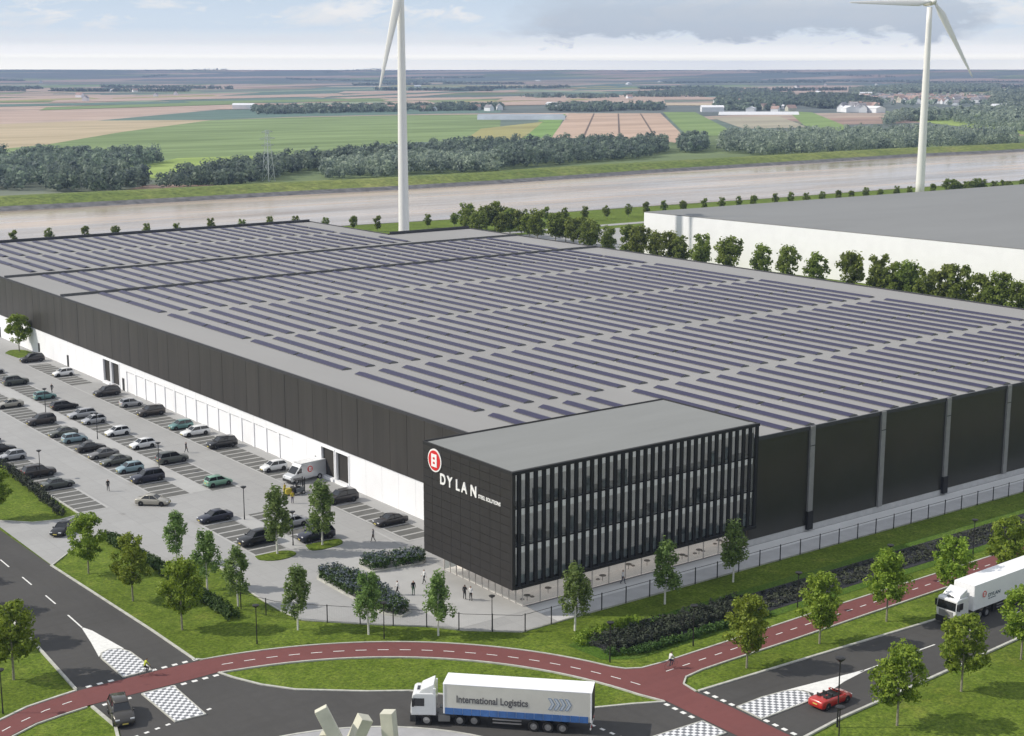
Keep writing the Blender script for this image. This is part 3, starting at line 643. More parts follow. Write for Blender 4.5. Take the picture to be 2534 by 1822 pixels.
for px, py in [(2345, 478), (2358, 480), (2370, 478), (2390, 478), (2402, 480), (2415, 476), (2428, 476), (2460, 474), (2480, 472), (2495, 474), (2530, 470)]:
    x, y = G(px, py); tree('round', x, y, 5 + 2.5 * RNG.random() * (px < 2440), 'dark green bush behind the grey roof right of the far turbine', 'bushes behind the grey roof', wide=1.3)

tree('maple', 100.0, 306.0, 8.0, 'small green tree on the oval grass island beside the long white wall', wide=1.2)
x, y = G(-16, 1285); tree('maple', x, y, 7.4, 'green tree cut by the left edge beside the outer parked cars', wide=1.15)
# shrub beds with blue-grey flowers, low hedges, reeds
def shrubbed(poly, h, label, dens=9, name='shrub_bed'):
    xs_ = [p[0] for p in poly]; ys_ = [p[1] for p in poly]; pts = []
    def inside(x, y):
        c = False; j = len(poly) - 1
        for i in range(len(poly)):
            if (poly[i][1] > y) != (poly[j][1] > y) and x < (poly[j][0] - poly[i][0]) * (y - poly[i][1]) / (poly[j][1] - poly[i][1]) + poly[i][0]: c = not c
            j = i
        return c
    area = (max(xs_) - min(xs_)) * (max(ys_) - min(ys_))
    for _ in range(int(area * dens)):
        x = random.uniform(min(xs_), max(xs_)); y = random.uniform(min(ys_), max(ys_))
        if inside(x, y): pts.append((x, y, h * random.uniform(.35, .85)))
    cen = np.array(pts); V, F = leaves(cen, np.ones_like(cen) * np.array([.35, .35, h * .42]), 26, .085)
    top = cen.copy(); top[:, 2] = h * .92 + RNG.normal(size=len(top)) * .12
    V2, F2 = leaves(top, np.ones_like(top) * np.array([.26, .26, .14]), 12, .065)
    r = empty(name, (0, 0, 0)); tag(r, label, 'shrub bed')
    o = link(bpy.data.objects.new('foliage', qmesh('foliage', V, F, m_shrub))); o.parent = r
    o = link(bpy.data.objects.new('blossoms', qmesh('blossoms', V2, F2, m_flower))); o.parent = r
    k = MB(); pp = poly + [poly[0]]; k.strip(pp, .22, -.02, .22); k.build('kerb_edge', m_kerb, r); return r
shrubbed([(80.0, 144.6), (79.9, 137.8), (80.2, 130), (81.2, 128.4), (82.7, 129.0), (83.8, 137.0), (83.6, 142.4), (82.6, 145.4), (81, 145.8)], 1.35, 'long diagonal bed of shrubs with blue-grey blossoms on the plaza')
shrubbed([(86.3, 145.6), (86.2, 142.6), (92.6, 141.8), (93.6, 142.6), (93.7, 144.2), (88.1, 146.2)], 1.35, 'short bed of blue-grey flowering shrubs beside the black office wall')
def scatter_line(name, pl, w, h, n, nper, size, m, label, cat, kind=None):
    pl = densify(pl, 1.); c = []
    for _ in range(n):
        a = random.choice(pl); c.append((a[0] + random.uniform(-w, w) / 2, a[1] + random.uniform(-w, w) / 2, h * random.uniform(.2, .75)))
    c = np.array(c); V, F = leaves(c, np.ones_like(c) * np.array([.3, .3, h * .35]), nper, size, .5)
    o = link(bpy.data.objects.new(name, qmesh(name, V, F, m))); return tag(o, label, cat, None, kind)
scatter_line('hedge', [(65.2, 187), (66.2, 200), (66.8, 212), (66.9, 300)], 1.1, 1.3, 900, 26, .09, m_reed, 'dark brownish hedge between the lawn and the left car park row', 'hedge')
scatter_line('hedge', [(66.4, 139.5), (66.5, 150), (66.6, 160), (66.2, 173)], 1.3, 1.15, 900, 26, .09, m_shrub, 'dark green hedge on the lawn edge between maples and birches', 'hedge')
scatter_line('water_plants', [(113, 108.5), (270, 108.6)], 3.8, .35, 2600, 12, .10, m_reed2, 'low brownish water plants covering the shaded far stretch of the ditch', 'plants', 'stuff')
scatter_line('reeds', [(94, 108.6), (113, 108.5)], 3.6, 1.25, 700, 22, .09, m_reed, 'dark purplish reeds filling the near end of the ditch', 'reeds', 'stuff')
scatter_line('ditch_plants', [(92.5, 107), (95, 105.6), (113, 105.4)], .9, .8, 300, 22, .08, m_shrub, 'bright green waterside plants fringing the ditch below the reeds', 'plants', 'stuff')
scatter_line('ditch_plants', [(91.8, 111), (93.2, 111.9), (100, 111.9)], 1.2, 1.0, 120, 22, .09, m_maple, 'light green bush at the near corner of the ditch', 'plants', 'stuff')

# far woods
def inpoly(poly, x, y):
    c = False; j = len(poly) - 1
    for i in range(len(poly)):
        if (poly[i][1] > y) != (poly[j][1] > y) and x < (poly[j][0] - poly[i][0]) * (y - poly[i][1]) / (poly[j][1] - poly[i][1]) + poly[i][0]: c = not c
        j = i
    return c
def wood(pts, spacing, h, label, m=None, per=96, name='woodland', size=.72):
    poly = [G(*p) for p in pts]; xs_ = [p[0] for p in poly]; ys_ = [p[1] for p in poly]; cen = []; rad = []
    x = min(xs_)
    while x < max(xs_):
        y = min(ys_)
        while y < max(ys_):
            X, Y = x + random.uniform(-.45, .45) * spacing, y + random.uniform(-.45, .45) * spacing
            if inpoly(poly, X, Y) and math.sin(X * .021 + Y * .013) + math.sin(X * .047 - Y * .039 + 1.3) + random.uniform(-.7, .7) > -1.55:
                hh = h * random.uniform(.55, 1.2); cr = spacing * random.uniform(.42, .78)
                for zz, q in ((.25, .8), (.5, 1.), (.76, .85)):
                    cen.append((X + random.uniform(-1, 1), Y + random.uniform(-1, 1), hh * zz)); rad.append((cr * q, cr * q, hh * .2))
            y += spacing
        x += spacing
    if not cen: return
    V, F = leaves(np.array(cen), np.array(rad), per // 3, size, .3, .8)
    o = link(bpy.data.objects.new(name, qmesh(name, V, F, m or m_wood))); tag(o, label, 'woodland', None, 'stuff')
wood([(-60, 470), (-60, 405), (120, 398), (395, 396), (400, 402), (350, 414), (250, 432), (120, 455), (60, 470)], 7.5, 11, 'dark wood at the left edge beyond the river')
wood([(118, 474), (135, 448), (330, 440), (372, 458), (340, 470), (240, 478)], 6.5, 11.5, 'dense dark clump of trees on the far bank at left')
wood([(382, 468), (520, 440), (600, 425), (720, 415), (900, 393), (1000, 388), (1010, 402), (880, 415), (745, 425), (700, 440), (620, 455), (540, 464)], 6.5, 11, 'long dark wood left of the near turbine beyond the river')
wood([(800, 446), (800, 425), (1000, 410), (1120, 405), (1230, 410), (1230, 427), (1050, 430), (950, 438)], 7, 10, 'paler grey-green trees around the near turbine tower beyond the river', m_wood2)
wood([(1000, 400), (1040, 380), (1240, 372), (1440, 368), (1640, 366), (1650, 378), (1600, 392), (1440, 402), (1290, 414), (1235, 420), (1130, 402)], 6.8, 11.5, 'long dark wood in the middle beyond the river')
wood([(1675, 372), (1690, 358), (1745, 358), (1748, 376), (1700, 380)], 6, 11, 'round dark copse right of the ploughed field')
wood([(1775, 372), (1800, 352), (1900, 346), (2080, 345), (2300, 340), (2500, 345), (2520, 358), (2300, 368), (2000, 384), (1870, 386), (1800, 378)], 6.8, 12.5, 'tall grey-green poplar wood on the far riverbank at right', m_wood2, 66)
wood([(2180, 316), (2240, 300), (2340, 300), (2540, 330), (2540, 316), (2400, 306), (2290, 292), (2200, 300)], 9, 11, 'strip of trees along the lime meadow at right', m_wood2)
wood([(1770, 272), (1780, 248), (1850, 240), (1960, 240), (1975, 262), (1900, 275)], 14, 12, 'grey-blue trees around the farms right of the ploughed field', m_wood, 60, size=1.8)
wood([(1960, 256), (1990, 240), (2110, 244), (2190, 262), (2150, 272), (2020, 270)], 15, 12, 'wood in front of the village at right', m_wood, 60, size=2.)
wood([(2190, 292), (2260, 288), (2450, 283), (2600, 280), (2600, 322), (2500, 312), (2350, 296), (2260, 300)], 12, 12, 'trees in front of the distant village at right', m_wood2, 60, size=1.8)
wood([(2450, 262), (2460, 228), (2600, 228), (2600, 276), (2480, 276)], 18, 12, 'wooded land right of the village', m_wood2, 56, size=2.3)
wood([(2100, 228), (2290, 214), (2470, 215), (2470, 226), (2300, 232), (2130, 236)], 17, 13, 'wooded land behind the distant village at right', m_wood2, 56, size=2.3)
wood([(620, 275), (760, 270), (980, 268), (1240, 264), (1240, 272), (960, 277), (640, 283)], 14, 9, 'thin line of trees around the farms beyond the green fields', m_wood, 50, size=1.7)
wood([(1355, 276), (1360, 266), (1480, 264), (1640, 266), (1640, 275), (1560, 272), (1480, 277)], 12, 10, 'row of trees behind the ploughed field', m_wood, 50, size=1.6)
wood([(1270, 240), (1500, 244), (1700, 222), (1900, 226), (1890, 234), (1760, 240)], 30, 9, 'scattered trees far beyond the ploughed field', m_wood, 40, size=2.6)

hc, hr_ = [], []; hrnd = random.Random(5)
for _ in range(60):
    py = 175 + 55 * hrnd.random() ** 1.5; px = hrnd.uniform(-100, 2600); L = hrnd.uniform(60, 420); sl_ = hrnd.uniform(-.02, .012)
    n_ = int(L / (3.2 if py > 200 else 6)); 
    for q in range(n_):
        if hrnd.random() < .2: continue
        x, y = G(px + L * q / n_, py + sl_ * L * q / n_); d_ = math.hypot(x, y)
        if d_ > 9800: continue
        k_ = min(1., max(0., (d_ - 7000) / 3000.)); zb_ = 56.5 * k_ * k_ * (3 - 2 * k_); sz = 4 + d_ / 1700
        hc.append((x, y, zb_ + 4)); hr_.append((sz * 1.3, sz * 1.3, 4.5 + d_ / 3500))
V, F = leaves(np.array(hc), np.array(hr_), 16, 2.6, .3)
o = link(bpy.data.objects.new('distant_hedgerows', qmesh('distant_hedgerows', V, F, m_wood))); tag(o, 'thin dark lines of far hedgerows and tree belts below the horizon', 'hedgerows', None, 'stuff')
# houses of the far village and farms
hm = []
for (wall, roof_, w, d, h, rh) in [(m_wht, m_tile, 11, 8, 4, 3.5), (m_cream, m_tile, 14, 9, 4.5, 4), (m_wht, m_slate, 12, 8, 5, 3.6), (m_wht, m_wht, 24, 12, 5, 1.5)]:
    a = MB().box(-w / 2, w / 2, -d / 2, d / 2, -.5, h).add([(-w / 2, -d / 2, h), (-w / 2, d / 2, h), (-w / 2, 0, h + rh), (w / 2, -d / 2, h), (w / 2, d / 2, h), (w / 2, 0, h + rh)], [(0, 2, 1), (3, 4, 5)]).mesh('wall', wall)
    b = MB().loft([[(-w / 2 - .4, -d / 2 - .4, h - .3), (-w / 2 - .4, 0, h + rh + .05), (-w / 2 - .4, d / 2 + .4, h - .3), (-w / 2 - .4, 0, h + rh + .35)], [(w / 2 + .4, -d / 2 - .4, h - .3), (w / 2 + .4, 0, h + rh + .05), (w / 2 + .4, d / 2 + .4, h - .3), (w / 2 + .4, 0, h + rh + .35)]]).mesh('roof', roof_)
    hm.append((a, b))
def house(px, py, k, label, group, sc=1., rz=None):
    x, y = G(px, py); t = empty('house', (x, y, -.3), random.random() * 3.14 if rz is None else rz); t.scale = (sc, sc, sc); tag(t, label, 'house', group)
    for nm, me in zip(('wall', 'roof'), hm[k]): o = link(bpy.data.objects.new(nm, me)); o.parent = t
for i in range(120):
    px = random.uniform(2120, 2450); py = 246 + (px - 2150) / 290 * 4 + random.uniform(-6, 10) * (.4 + .6 * math.sin((px - 2120) / 330 * 3.14))
    house(px, py, random.choice((0, 0, 1, 2)), 'small pale house with pitched roof in the distant village at right', 'houses of the distant village', 1.15)
for i in range(16):
    house(random.uniform(2085, 2165), random.uniform(268, 282), random.choice((0, 1, 2, 3)), 'pale house in the hamlet nearer than the village at right', 'houses of the nearer hamlet', 1.3)
for i in range(14):
    house(random.uniform(1855, 1965), random.uniform(262, 276), random.choice((0, 1, 3)), 'pale farmhouse between the green fields right of the ploughed field', 'farmhouses right of the ploughed field')
for i in range(9): house(random.uniform(1362, 1455), random.uniform(262, 273), random.choice((2, 3, 0)), 'white farm building behind the ploughed field', 'farm buildings behind the ploughed field')
for px in (722, 748, 820, 838, 855, 968, 1050, 1075, 1163, 1180, 1210, 1236): house(px, 277 - (px - 700) * .008 + random.uniform(-2, 2), random.choice((0, 1, 2)), 'small farmhouse in the tree line beyond the green fields', 'farmhouses beyond the green fields')
for px, py in [(2480, 272), (2500, 270), (2515, 273), (603, 270), (1762, 276), (1790, 262)]: house(px, py, 3, 'long white farm shed standing alone among distant fields', 'lone distant sheds', 1.3, R(-35))
vt = []
for i in range(150): vt.append((*G(random.uniform(2110, 2460), random.uniform(236, 262)), 4.5))
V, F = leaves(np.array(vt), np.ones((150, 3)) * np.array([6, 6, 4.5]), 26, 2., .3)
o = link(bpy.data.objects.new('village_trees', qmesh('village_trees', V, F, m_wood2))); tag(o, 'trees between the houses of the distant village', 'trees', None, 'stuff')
fr = random.Random(11)
for i in range(44):
    house(fr.uniform(-20, 2540) if i % 2 else fr.uniform(1250, 2540), fr.uniform(200, 262), fr.choice((3, 0, 2)), 'tiny white farm building scattered among the distant fields', 'scattered distant farm buildings', fr.uniform(.8, 1.4))
gh = MB()
x, y = G(1290, 296); t = empty('greenhouse', (x, y, -.3), R(-36)); tag(t, 'low pale greenhouse complex left of the ploughed field', 'greenhouse')
for k in range(8): gh.loft([[(-52, k * 9, 0), (-52, k * 9 + 4.5, 4.6), (-52, k * 9 + 9, 0)], [(52, k * 9, 0), (52, k * 9 + 4.5, 4.6), (52, k * 9 + 9, 0)]])
gh.build('glass_roof', mat('greenhouse_glass', (.42, .47, .52), .3, var=.08, scale=.05), t)
x, y = G(1800, 284); t = empty('greenhouse', (x, y, -.3), R(-34)); tag(t, 'long narrow white greenhouse roof right of the green field', 'greenhouse')
MB().loft([[(-10, 0, 0), (-10, 5, 4), (-10, 10, 0)], [(95, 0, 0), (95, 5, 4), (95, 10, 0)]]).build('glass_roof', m_wht, t)

# lattice pylon beyond the river
px_, py_ = G(665, 448); t = empty('lattice_pylon', (px_, py_, -.3), R(20)); tag(t, 'grey lattice power pylon rising from the wood beyond the river', 'pylon')
m_pyl = mat('galvanised_steel', (.50, .55, .56), .5, .3, var=.05)
tw = MB(); H = 27.; lev = [0, 5, 10, 14, 18, 21, 24, 27]
wd = lambda z: 2.4 - 1.9 * z / H
for z0, z1 in zip(lev[:-1], lev[1:]):
    a, b = wd(z0), wd(z1); ca = [(-a, -a), (a, -a), (a, a), (-a, a)]; cb = [(-b, -b), (b, -b), (b, b), (-b, b)]
    for i in range(4):
        j = (i + 1) % 4; tw.tube((*ca[i], z0), (*cb[i], z1), .12, n=4); tw.tube((*ca[i], z0), (*cb[j], z1), .06, n=4); tw.tube((*ca[j], z0), (*cb[i], z1), .06, n=4)
tw.build('mast', m_pyl, t)
for z, L in ((19, 5), (22.5, 6), (26, 4.4)):
    c = MB()
    for s_ in (-1, 1): c.tube((0, 0, z + .9), (s_ * L, 0, z), .12, n=4); c.tube((0, 0, z - .3), (s_ * L, 0, z), .12, n=4)
    c.build('crossarm', m_pyl, t)
# ================================================================= BUILDINGS
X0, X1, Y0, Y1, ZR = 102.5, 242.0, 123.0, 388.0, 13.9
wh = empty('warehouse', (X0, Y0, 0)); tag(wh, 'huge dark warehouse with white lower wall and solar panels covering its flat roof', 'warehouse')
OFF = Vector((-X0, -Y0, 0))
def wb(mb, name, m, par=None, **k):
    mb.v = [(x - X0, y - Y0, z) for x, y, z in mb.v]; return mb.build(name, m, par or wh, **k)
foot = [(X0, 138.9), (128.4, 138.9), (128.4, Y0), (X1, Y0), (X1, 344), (215.2, 344), (215.2, Y1), (X0, Y1)]
r = MB().sheet(foot, ZR - .25); wb(r, 'roof', m_roof)
pa = MB(); pp = foot + [foot[0]]
for a, b in zip(pp[:-1], pp[1:]):
    x0, x1 = sorted((a[0], b[0])); y0, y1 = sorted((a[1], b[1])); pa.box(x0 - .12, x1 + .12, y0 - .12, y1 + .12, ZR - .5, ZR - .02)
pa.box(215.4, X1 - .2, 343.6, 343.85, ZR - .02, ZR + .55); pa.box(X0 + .2, 215, Y1 - .4, Y1 - .1, ZR - .02, ZR + .5)
wb(pa, 'parapet', m_parapet)
for yy, xe in ((287.4, X1), (321.2, X1)):
    f = MB().box(X0 + .3, xe - .3, yy - .18, yy + .18, ZR - .25, ZR + .25); wb(f, 'firewall_parapet', mat('grey_parapet', (.10, .10, .10), .6))
# long facade: dark band above, white base below
d = MB(); y = 138.9
while y < Y1:
    y2 = min(y + 4.2, Y1); d.box(X0 - .18 + random.uniform(-.01, .01), X0 + .25, y + .03, y2 - .03, 5.2, ZR - .42); y = y2
wb(d, 'dark_cladding', m_clad)
core = MB(); core.box(X0 + .02, X0 + .35, 138.9, Y1, 5.2, ZR - .45); wb(core, 'cladding_joint', m_black)
op = [(175.4, 178.9), (179.4, 183.1), (258.1, 261.8), (262.4, 265.8)]
w = MB(); y = 123.5
segs = []; cur = 138.9
for a, b in op: segs.append((cur, a)); cur = b
segs.append((cur, Y1))
dock0, dock1 = 188.2, 254.9
jt = MB().box(X0 + .35, X0 + .5, 138.9, Y1, 0, 5.2)
for a, b in segs:
    y = a
    while y < b - .05:
        nxt = min(b, 158.2 + 4.2 * (math.floor((y + .01 - 158.2) / 4.2) + 1))
        if nxt - y < .2: nxt = min(b, nxt + 4.2)
        if dock0 - .1 < y < dock1 - 3:
            w.box(X0, X0 + .45, y + .02, nxt - .02, 3.85, 5.2); w.box(X0, X0 + .45, y + .02, y + .75, 0, 3.82)
        else: w.box(X0, X0 + .45, y + .02, nxt - .02, 0, 5.2)
        y = nxt
for a, b in op: w.box(X0, X0 + .45, a, b, 4.55, 5.2)
wb(w, 'white_base_wall', m_wht); wb(jt, 'wall_joint', m_grey)
y = 158.2 + 4.2 * 7
while y < dock1 - 1:
    k = MB().box(X0 + .14, X0 + .3, y + .8, y + 4.15, .0, 3.7); wb(k, 'dock_gate', m_wht); y += 4.2
m_fr = m_wht
for a, b in op:
    k = MB().box(X0 + .32, X0 + .45, a + .05, b - .05, .45, 4.5); dd = wb(k, 'dock_door', m_door)
    f = MB(); f.box(X0 - .1, X0 + .2, a - .12, a + .06, 0, 4.75); f.box(X0 - .1, X0 + .2, b - .06, b + .12, 0, 4.75); f.box(X0 - .1, X0 + .2, a + .06, b - .06, 4.55, 4.75); f.box(X0 - .35, X0 + .3, a + .06, b - .06, 0, .42)
    for q in range(1, 6): pass
    wb(f, 'door_surround', m_fr)
for yy, nm, z0, z1, hw in ((256.4, 'side_door', 0, 2.3, .5), (284.5, 'side_door', 0, 2.3, .5), (301, 'side_door', 0, 2.3, .5), (325.8, 'side_door', 0, 2.3, .5), (184.6, 'window', 1.4, 2.7, .45)):
    k = MB().box(X0 - .04, X0 + .1, yy - hw, yy + hw, z0, z1); wb(k, nm, m_dark)
# short side wall with pilasters
sw = MB().box(128.4, X1, Y0, Y0 + .3, .85, ZR - .42); wb(sw, 'side_wall', m_clad3)
k = MB().box(128.4, X1, Y0 + .06, Y0 + .34, 0, .85); wb(k, 'concrete_plinth', m_plinth)
for i in range(8):
    xx = 139.35 + i * 13.73
    k = MB().box(xx - .42, xx + .42, Y0 - .28, Y0, 2.7 if i % 2 == 0 else .85, ZR - .05); pz = wb(k, 'pilaster', m_pil)
    if i % 2 == 0: k = MB().box(xx - .5, xx + .5, Y0 - .4, Y0, .3, 2.7); wb(k, 'downpipe_guard', m_black)
    k = MB().box(xx - .46, xx + .46, Y0 - .31, Y0 - .29, ZR - 2.6, ZR - 2.5); wb(k, 'pilaster_joint', m_dark)
k = MB(); k.box(X1 - .3, X1, Y0 + .3, 344, 0, ZR - .42); k.box(215.2, X1 - .3, 343.7, 344, 0, ZR - .42); k.box(214.9, 215.2, 344, Y1, 0, ZR - .42); k.box(X0 + .5, 214.9, Y1 - .3, Y1, 0, ZR - .42); wb(k, 'rear_wall', m_clad)

# solar rows on the roof
def panel_mesh(L):
    m = MB(); w = .86
    m.add([(-w, 0, .12), (0, 0, .36), (w, 0, .12), (-w, L, .12), (0, L, .36), (w, L, .12)], [(0, 1, 4, 3), (1, 2, 5, 4)], 0)
    m.add([(-w, 0, 0), (w, 0, 0), (w, 0, .11), (0, 0, .34), (-w, 0, .11)], [(0, 1, 2, 3, 4)], 1); m.add([(-w, L, 0), (w, L, 0), (w, L, .11), (0, L, .34), (-w, L, .11)], [(4, 3, 2, 1, 0)], 1)
    m.add([(-w, 0, 0), (-w, L, 0), (-w, L, .11), (-w, 0, .11), (w, 0, 0), (w, L, 0), (w, L, .11), (w, 0, .11)], [(0, 3, 2, 1), (4, 5, 6, 7)], 1)
    return m.mesh('solar_panel_row', [m_panel, m_grey])
PM = {}
blocks = [(123.9, 135.7), (136.4, 152.5), (155.6, 170.2), (170.9, 186.2), (189.9, 204.3), (205.0, 219.8), (222.8, 237.4), (238.1, 253.0), (256.9, 271.3), (272.0, 286.4), (289.4, 303.6), (304.3, 319.6), (326.5, 340.4), (341.1, 354.2), (357.6, 371.5), (372.2, 385)]
rows = []
for i in range(30):
    x = 111. + i * 4.14
    for a, b in blocks:
        if a > 343 and x > 208: continue
        if b > 343 and a < 343 and x > 208: continue
        if x > 231.8: continue
        if a < 139.5 and x < 131.8: continue
        if a > 320 and x > 213: continue
        if a < 139 and x < 128.5: continue
        rows.append((x, a, b, i, blocks.index((a, b))))
rows.sort(key=lambda q: (q[0] ** 2 + q[1] ** 2)); rest = MB()
for n, (x, a, b, ci, cj) in enumerate(rows):
    if a < 139.5 and x < 131: b0 = a
    L = round(b - a, 1)
    if n < 300:
        if L not in PM: PM[L] = panel_mesh(L)
        o = link(bpy.data.objects.new('solar_panel_row', PM[L])); o.location = (x, a, ZR - .245)
        tag(o, f'solar panel row, {ORD[ci]} from the long facade, in the {ORD[cj]} block from the side wall', 'solar panels', 'solar panel rows')
    else:
        w_ = .84; rest.add([(x - w_, a, ZR - .1), (x, a, ZR + .11), (x + w_, a, ZR - .1), (x - w_, b, ZR - .1), (x, b, ZR + .11), (x + w_, b, ZR - .1)], [(0, 1, 4, 3), (1, 2, 5, 4)])
o = rest.build('solar_panel_field', m_panel); tag(o, 'remaining small solar panel rows at the far end of the warehouse roof', 'solar panels', None, 'stuff')
# rows cut short behind the office roof
for i in range(5):
    x = 111. + i * 4.14
    if x < 131:
        L = 12.6
        if L not in PM: PM[L] = panel_mesh(L)
        o = link(bpy.data.objects.new('solar_panel_row', PM[L])); o.location = (x, 139.9, ZR - .245)
        tag(o, f'short solar panel row behind the office roof, {ORD[i]} from the long facade', 'solar panels', 'short solar rows behind the office roof')

# ---- office block
ox0, ox1, oy0, oy1, oz0, oz1 = 91.0, 128.4, 121.9, 138.8, 2.85, 16.0
of = empty('office_building', (ox0, oy0, 0)); tag(of, 'black office block with vertical fins and white lettering at the warehouse corner', 'office building')
def ob_(mb, name, m, par=None, **k):
    mb.v = [(x - ox0, y - oy0, z) for x, y, z in mb.v]; return mb.build(name, m, par or of, **k)
c = MB(); NP = 9; NZ = 13
for j in range(NZ):
    for i in range(NP):
        ya = oy0 + (oy1 - oy0) * i / NP; yb = oy0 + (oy1 - oy0) * (i + 1) / NP; za = oz0 + (oz1 - oz0) * j / NZ; zb = oz0 + (oz1 - oz0) * (j + 1) / NZ
        c.box(ox0, ox0 + .1, ya + .02, yb - .02, za + .02, zb - .02)
sc_ = ob_(c, 'side_cladding', m_clad2); k = MB().box(ox0 + .06, ox0 + .4, oy0 + .02, oy1, oz0, oz1 - .03); ob_(k, 'cladding_backing', m_black)
k = MB().box(ox0 + .4, ox1, oy1 - .3, oy1, oz0, oz1); ob_(k, 'rear_wall', m_clad2)
k = MB().box(ox1 - .3, ox1, oy0 + 1.2, oy1 - .3, 12, oz1); ob_(k, 'end_wall', m_clad2)
k = MB().box(ox1 - .44, ox1 - .34, oy0 + .24, oy0 + 2.3, oz0 + .3, oz1 - .35); ob_(k, 'end_wall_lining', m_int)
k = MB().box(ox0 + .15, ox1 - .1, oy0 + .1, oy1 - .1, oz1 - .2, oz1 - .05); ob_(k, 'roof', m_roof2)
k = MB(); k.box(ox0 - .02, ox0 + .15, oy0 - .32, oy1, oz1 - .3, oz1 + .04); k.box(ox0 + .15, ox1 + .05, oy0 - .32, oy0 + .1, oz1 - .32, oz1 + .04); k.box(ox1 - .1, ox1 + .05, oy0 + .1, oy1, oz1 - .3, oz1 + .04); k.box(ox0 + .15, ox1 - .1, oy1 - .1, oy1 + .1, oz1 - .5, oz1 + .06)
ob_(k, 'roof_edge', m_black)
k = MB().box(ox0 + .4, ox1 - .1, oy0 - .3, oy1 - .3, oz0 - .05, oz0 + .3); ob_(k, 'underside_slab', m_slab)
fl = [oz0 + .3, 7.55, 11.8, oz1 - .3]
for a, b in zip(fl[:-1], fl[1:]):
    k = MB().box(ox0 + .45, ox1 - .4, oy0 + .16, oy0 + .2, a + .08, b - .08); ob_(k, 'storey_glazing', m_glz)
    k = MB().box(ox0 + .45, ox1 - .4, oy0 - .02, oy0 + .14, b - .06, b + .06); ob_(k, 'transom', m_black)
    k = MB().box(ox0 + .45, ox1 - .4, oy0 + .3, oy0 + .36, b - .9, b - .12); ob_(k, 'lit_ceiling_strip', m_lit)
    k = MB().box(ox0 + .45, ox1 - .4, oy0 + .4, oy1 - .3, b - .1, b + .12); ob_(k, 'floor_slab', m_int)
    k = MB()
    xx = ox0 + 1.5
    while xx < ox1 - 2:
        if random.random() < .5: k.box(xx, xx + random.uniform(.8, 1.8), oy0 + .7, oy0 + 1.3, a + .1, a + random.uniform(.8, 1.9))
        xx += 2.4
    ob_(k, 'desks', mat('desks', (.60, .60, .60), .7, var=.3, scale=.8))
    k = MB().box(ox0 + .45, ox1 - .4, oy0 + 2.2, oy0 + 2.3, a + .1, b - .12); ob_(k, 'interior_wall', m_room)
k = MB().box(ox0 + .45, ox1 - .4, oy0 + .3, oy0 + .36, fl[0] + .05, fl[0] + 1.0); ob_(k, 'blind', m_ceil)
NF = 32; 
for i in range(NF + 1):
    xx = ox0 + 1.02 + i * (ox1 - ox0 - 1.3) / NF
    k = MB().box(xx - .24, xx + .24, oy0 - .26, oy0 - .04, oz0 + .3, oz1 - .32); ob_(k, 'facade_fin', m_fin)
k = MB().box(ox0, ox0 + .44, oy0 - .3, oy0, oz0, oz1 - .3); ob_(k, 'corner_post', m_clad2)
k = MB().box(ox0 + .44, ox1, oy0 - .32, oy0, oz0 - .05, oz0 + .28); ob_(k, 'sill_beam', m_black)
# glazed ground floor set back under the overhang
gl = MB(); gx0, gx1, gy0, gy1 = 93.6, 128.3, 123.2, 138.6
gl.box(gx0, gx0 + .04, gy0, gy1, .1, oz0 - .06); gl.box(gx0 + .04, gx1, gy0, gy0 + .04, .1, oz0 - .06); ob_(gl, 'lobby_glazing', m_gglz)
m_lob = mat('pale_frame', (.62, .58, .55), .5, var=.03); yy = gy0
while yy < gy1 + .1: ob_(MB().box(gx0 - .03, gx0 + .08, yy - .03, yy + .03, 0, oz0 - .06), 'lobby_mullion', m_lob); yy += 1.28
xx = gx0 + 2.5
while xx < gx1: ob_(MB().box(xx - .03, xx + .03, gy0 - .03, gy0 + .08, 0, oz0 - .06), 'lobby_mullion', m_lob); xx += 2.5
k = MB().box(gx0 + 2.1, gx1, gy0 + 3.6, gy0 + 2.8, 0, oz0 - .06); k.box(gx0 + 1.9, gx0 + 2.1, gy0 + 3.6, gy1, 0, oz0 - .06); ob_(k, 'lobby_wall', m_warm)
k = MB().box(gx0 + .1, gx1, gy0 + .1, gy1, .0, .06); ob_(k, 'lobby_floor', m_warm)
k = MB()
fr_ = random.Random(4)
for i in range(9):
    xx = gx0 + 2 + i * 3.7 + fr_.uniform(-1, 1); yo = fr_.uniform(.9, 2.6); k.tube((xx, gy0 + yo, .65), (xx, gy0 + yo, .70), .4, n=12); k.tube((xx, gy0 + yo, .06), (xx, gy0 + yo, .65), .04)
    for dx in (-.7, .7):
        if fr_.random() < .7: k.box(xx + dx - .18, xx + dx + .18, gy0 + yo - .18, gy0 + yo + .18, .3, .42)
ob_(k, 'lobby_furniture', mat('pale_furniture', (.50, .43, .39), .7, var=.1))
def text(body, size, loc, rot, m, parent, name='lettering', ext=.03, sx=1., align='LEFT'):
    cu = bpy.data.curves.new(name, 'FONT'); cu.body = body; cu.size = size; cu.extrude = ext; cu.align_x = align; cu.offset = .024 * size
    o = link(bpy.data.objects.new(name, cu)); cu.materials.append(m); bpy.context.view_layer.update()
    me = bpy.data.meshes.new_from_object(o.evaluated_get(bpy.context.evaluated_depsgraph_get())); bpy.data.objects.remove(o); me.name = name
    o = link(bpy.data.objects.new(name, me)); o.location = loc; o.rotation_euler = rot; o.scale = (sx, 1, 1)
    if parent is not None: o.parent = parent
    return o
m_sign = mat('white_sign_letters', (.85, .85, .85), .5, var=.0)
m_signred = mat('red_sign', (.62, .02, .02), .5, var=.02)
RW = (R(90), 0, R(-90))
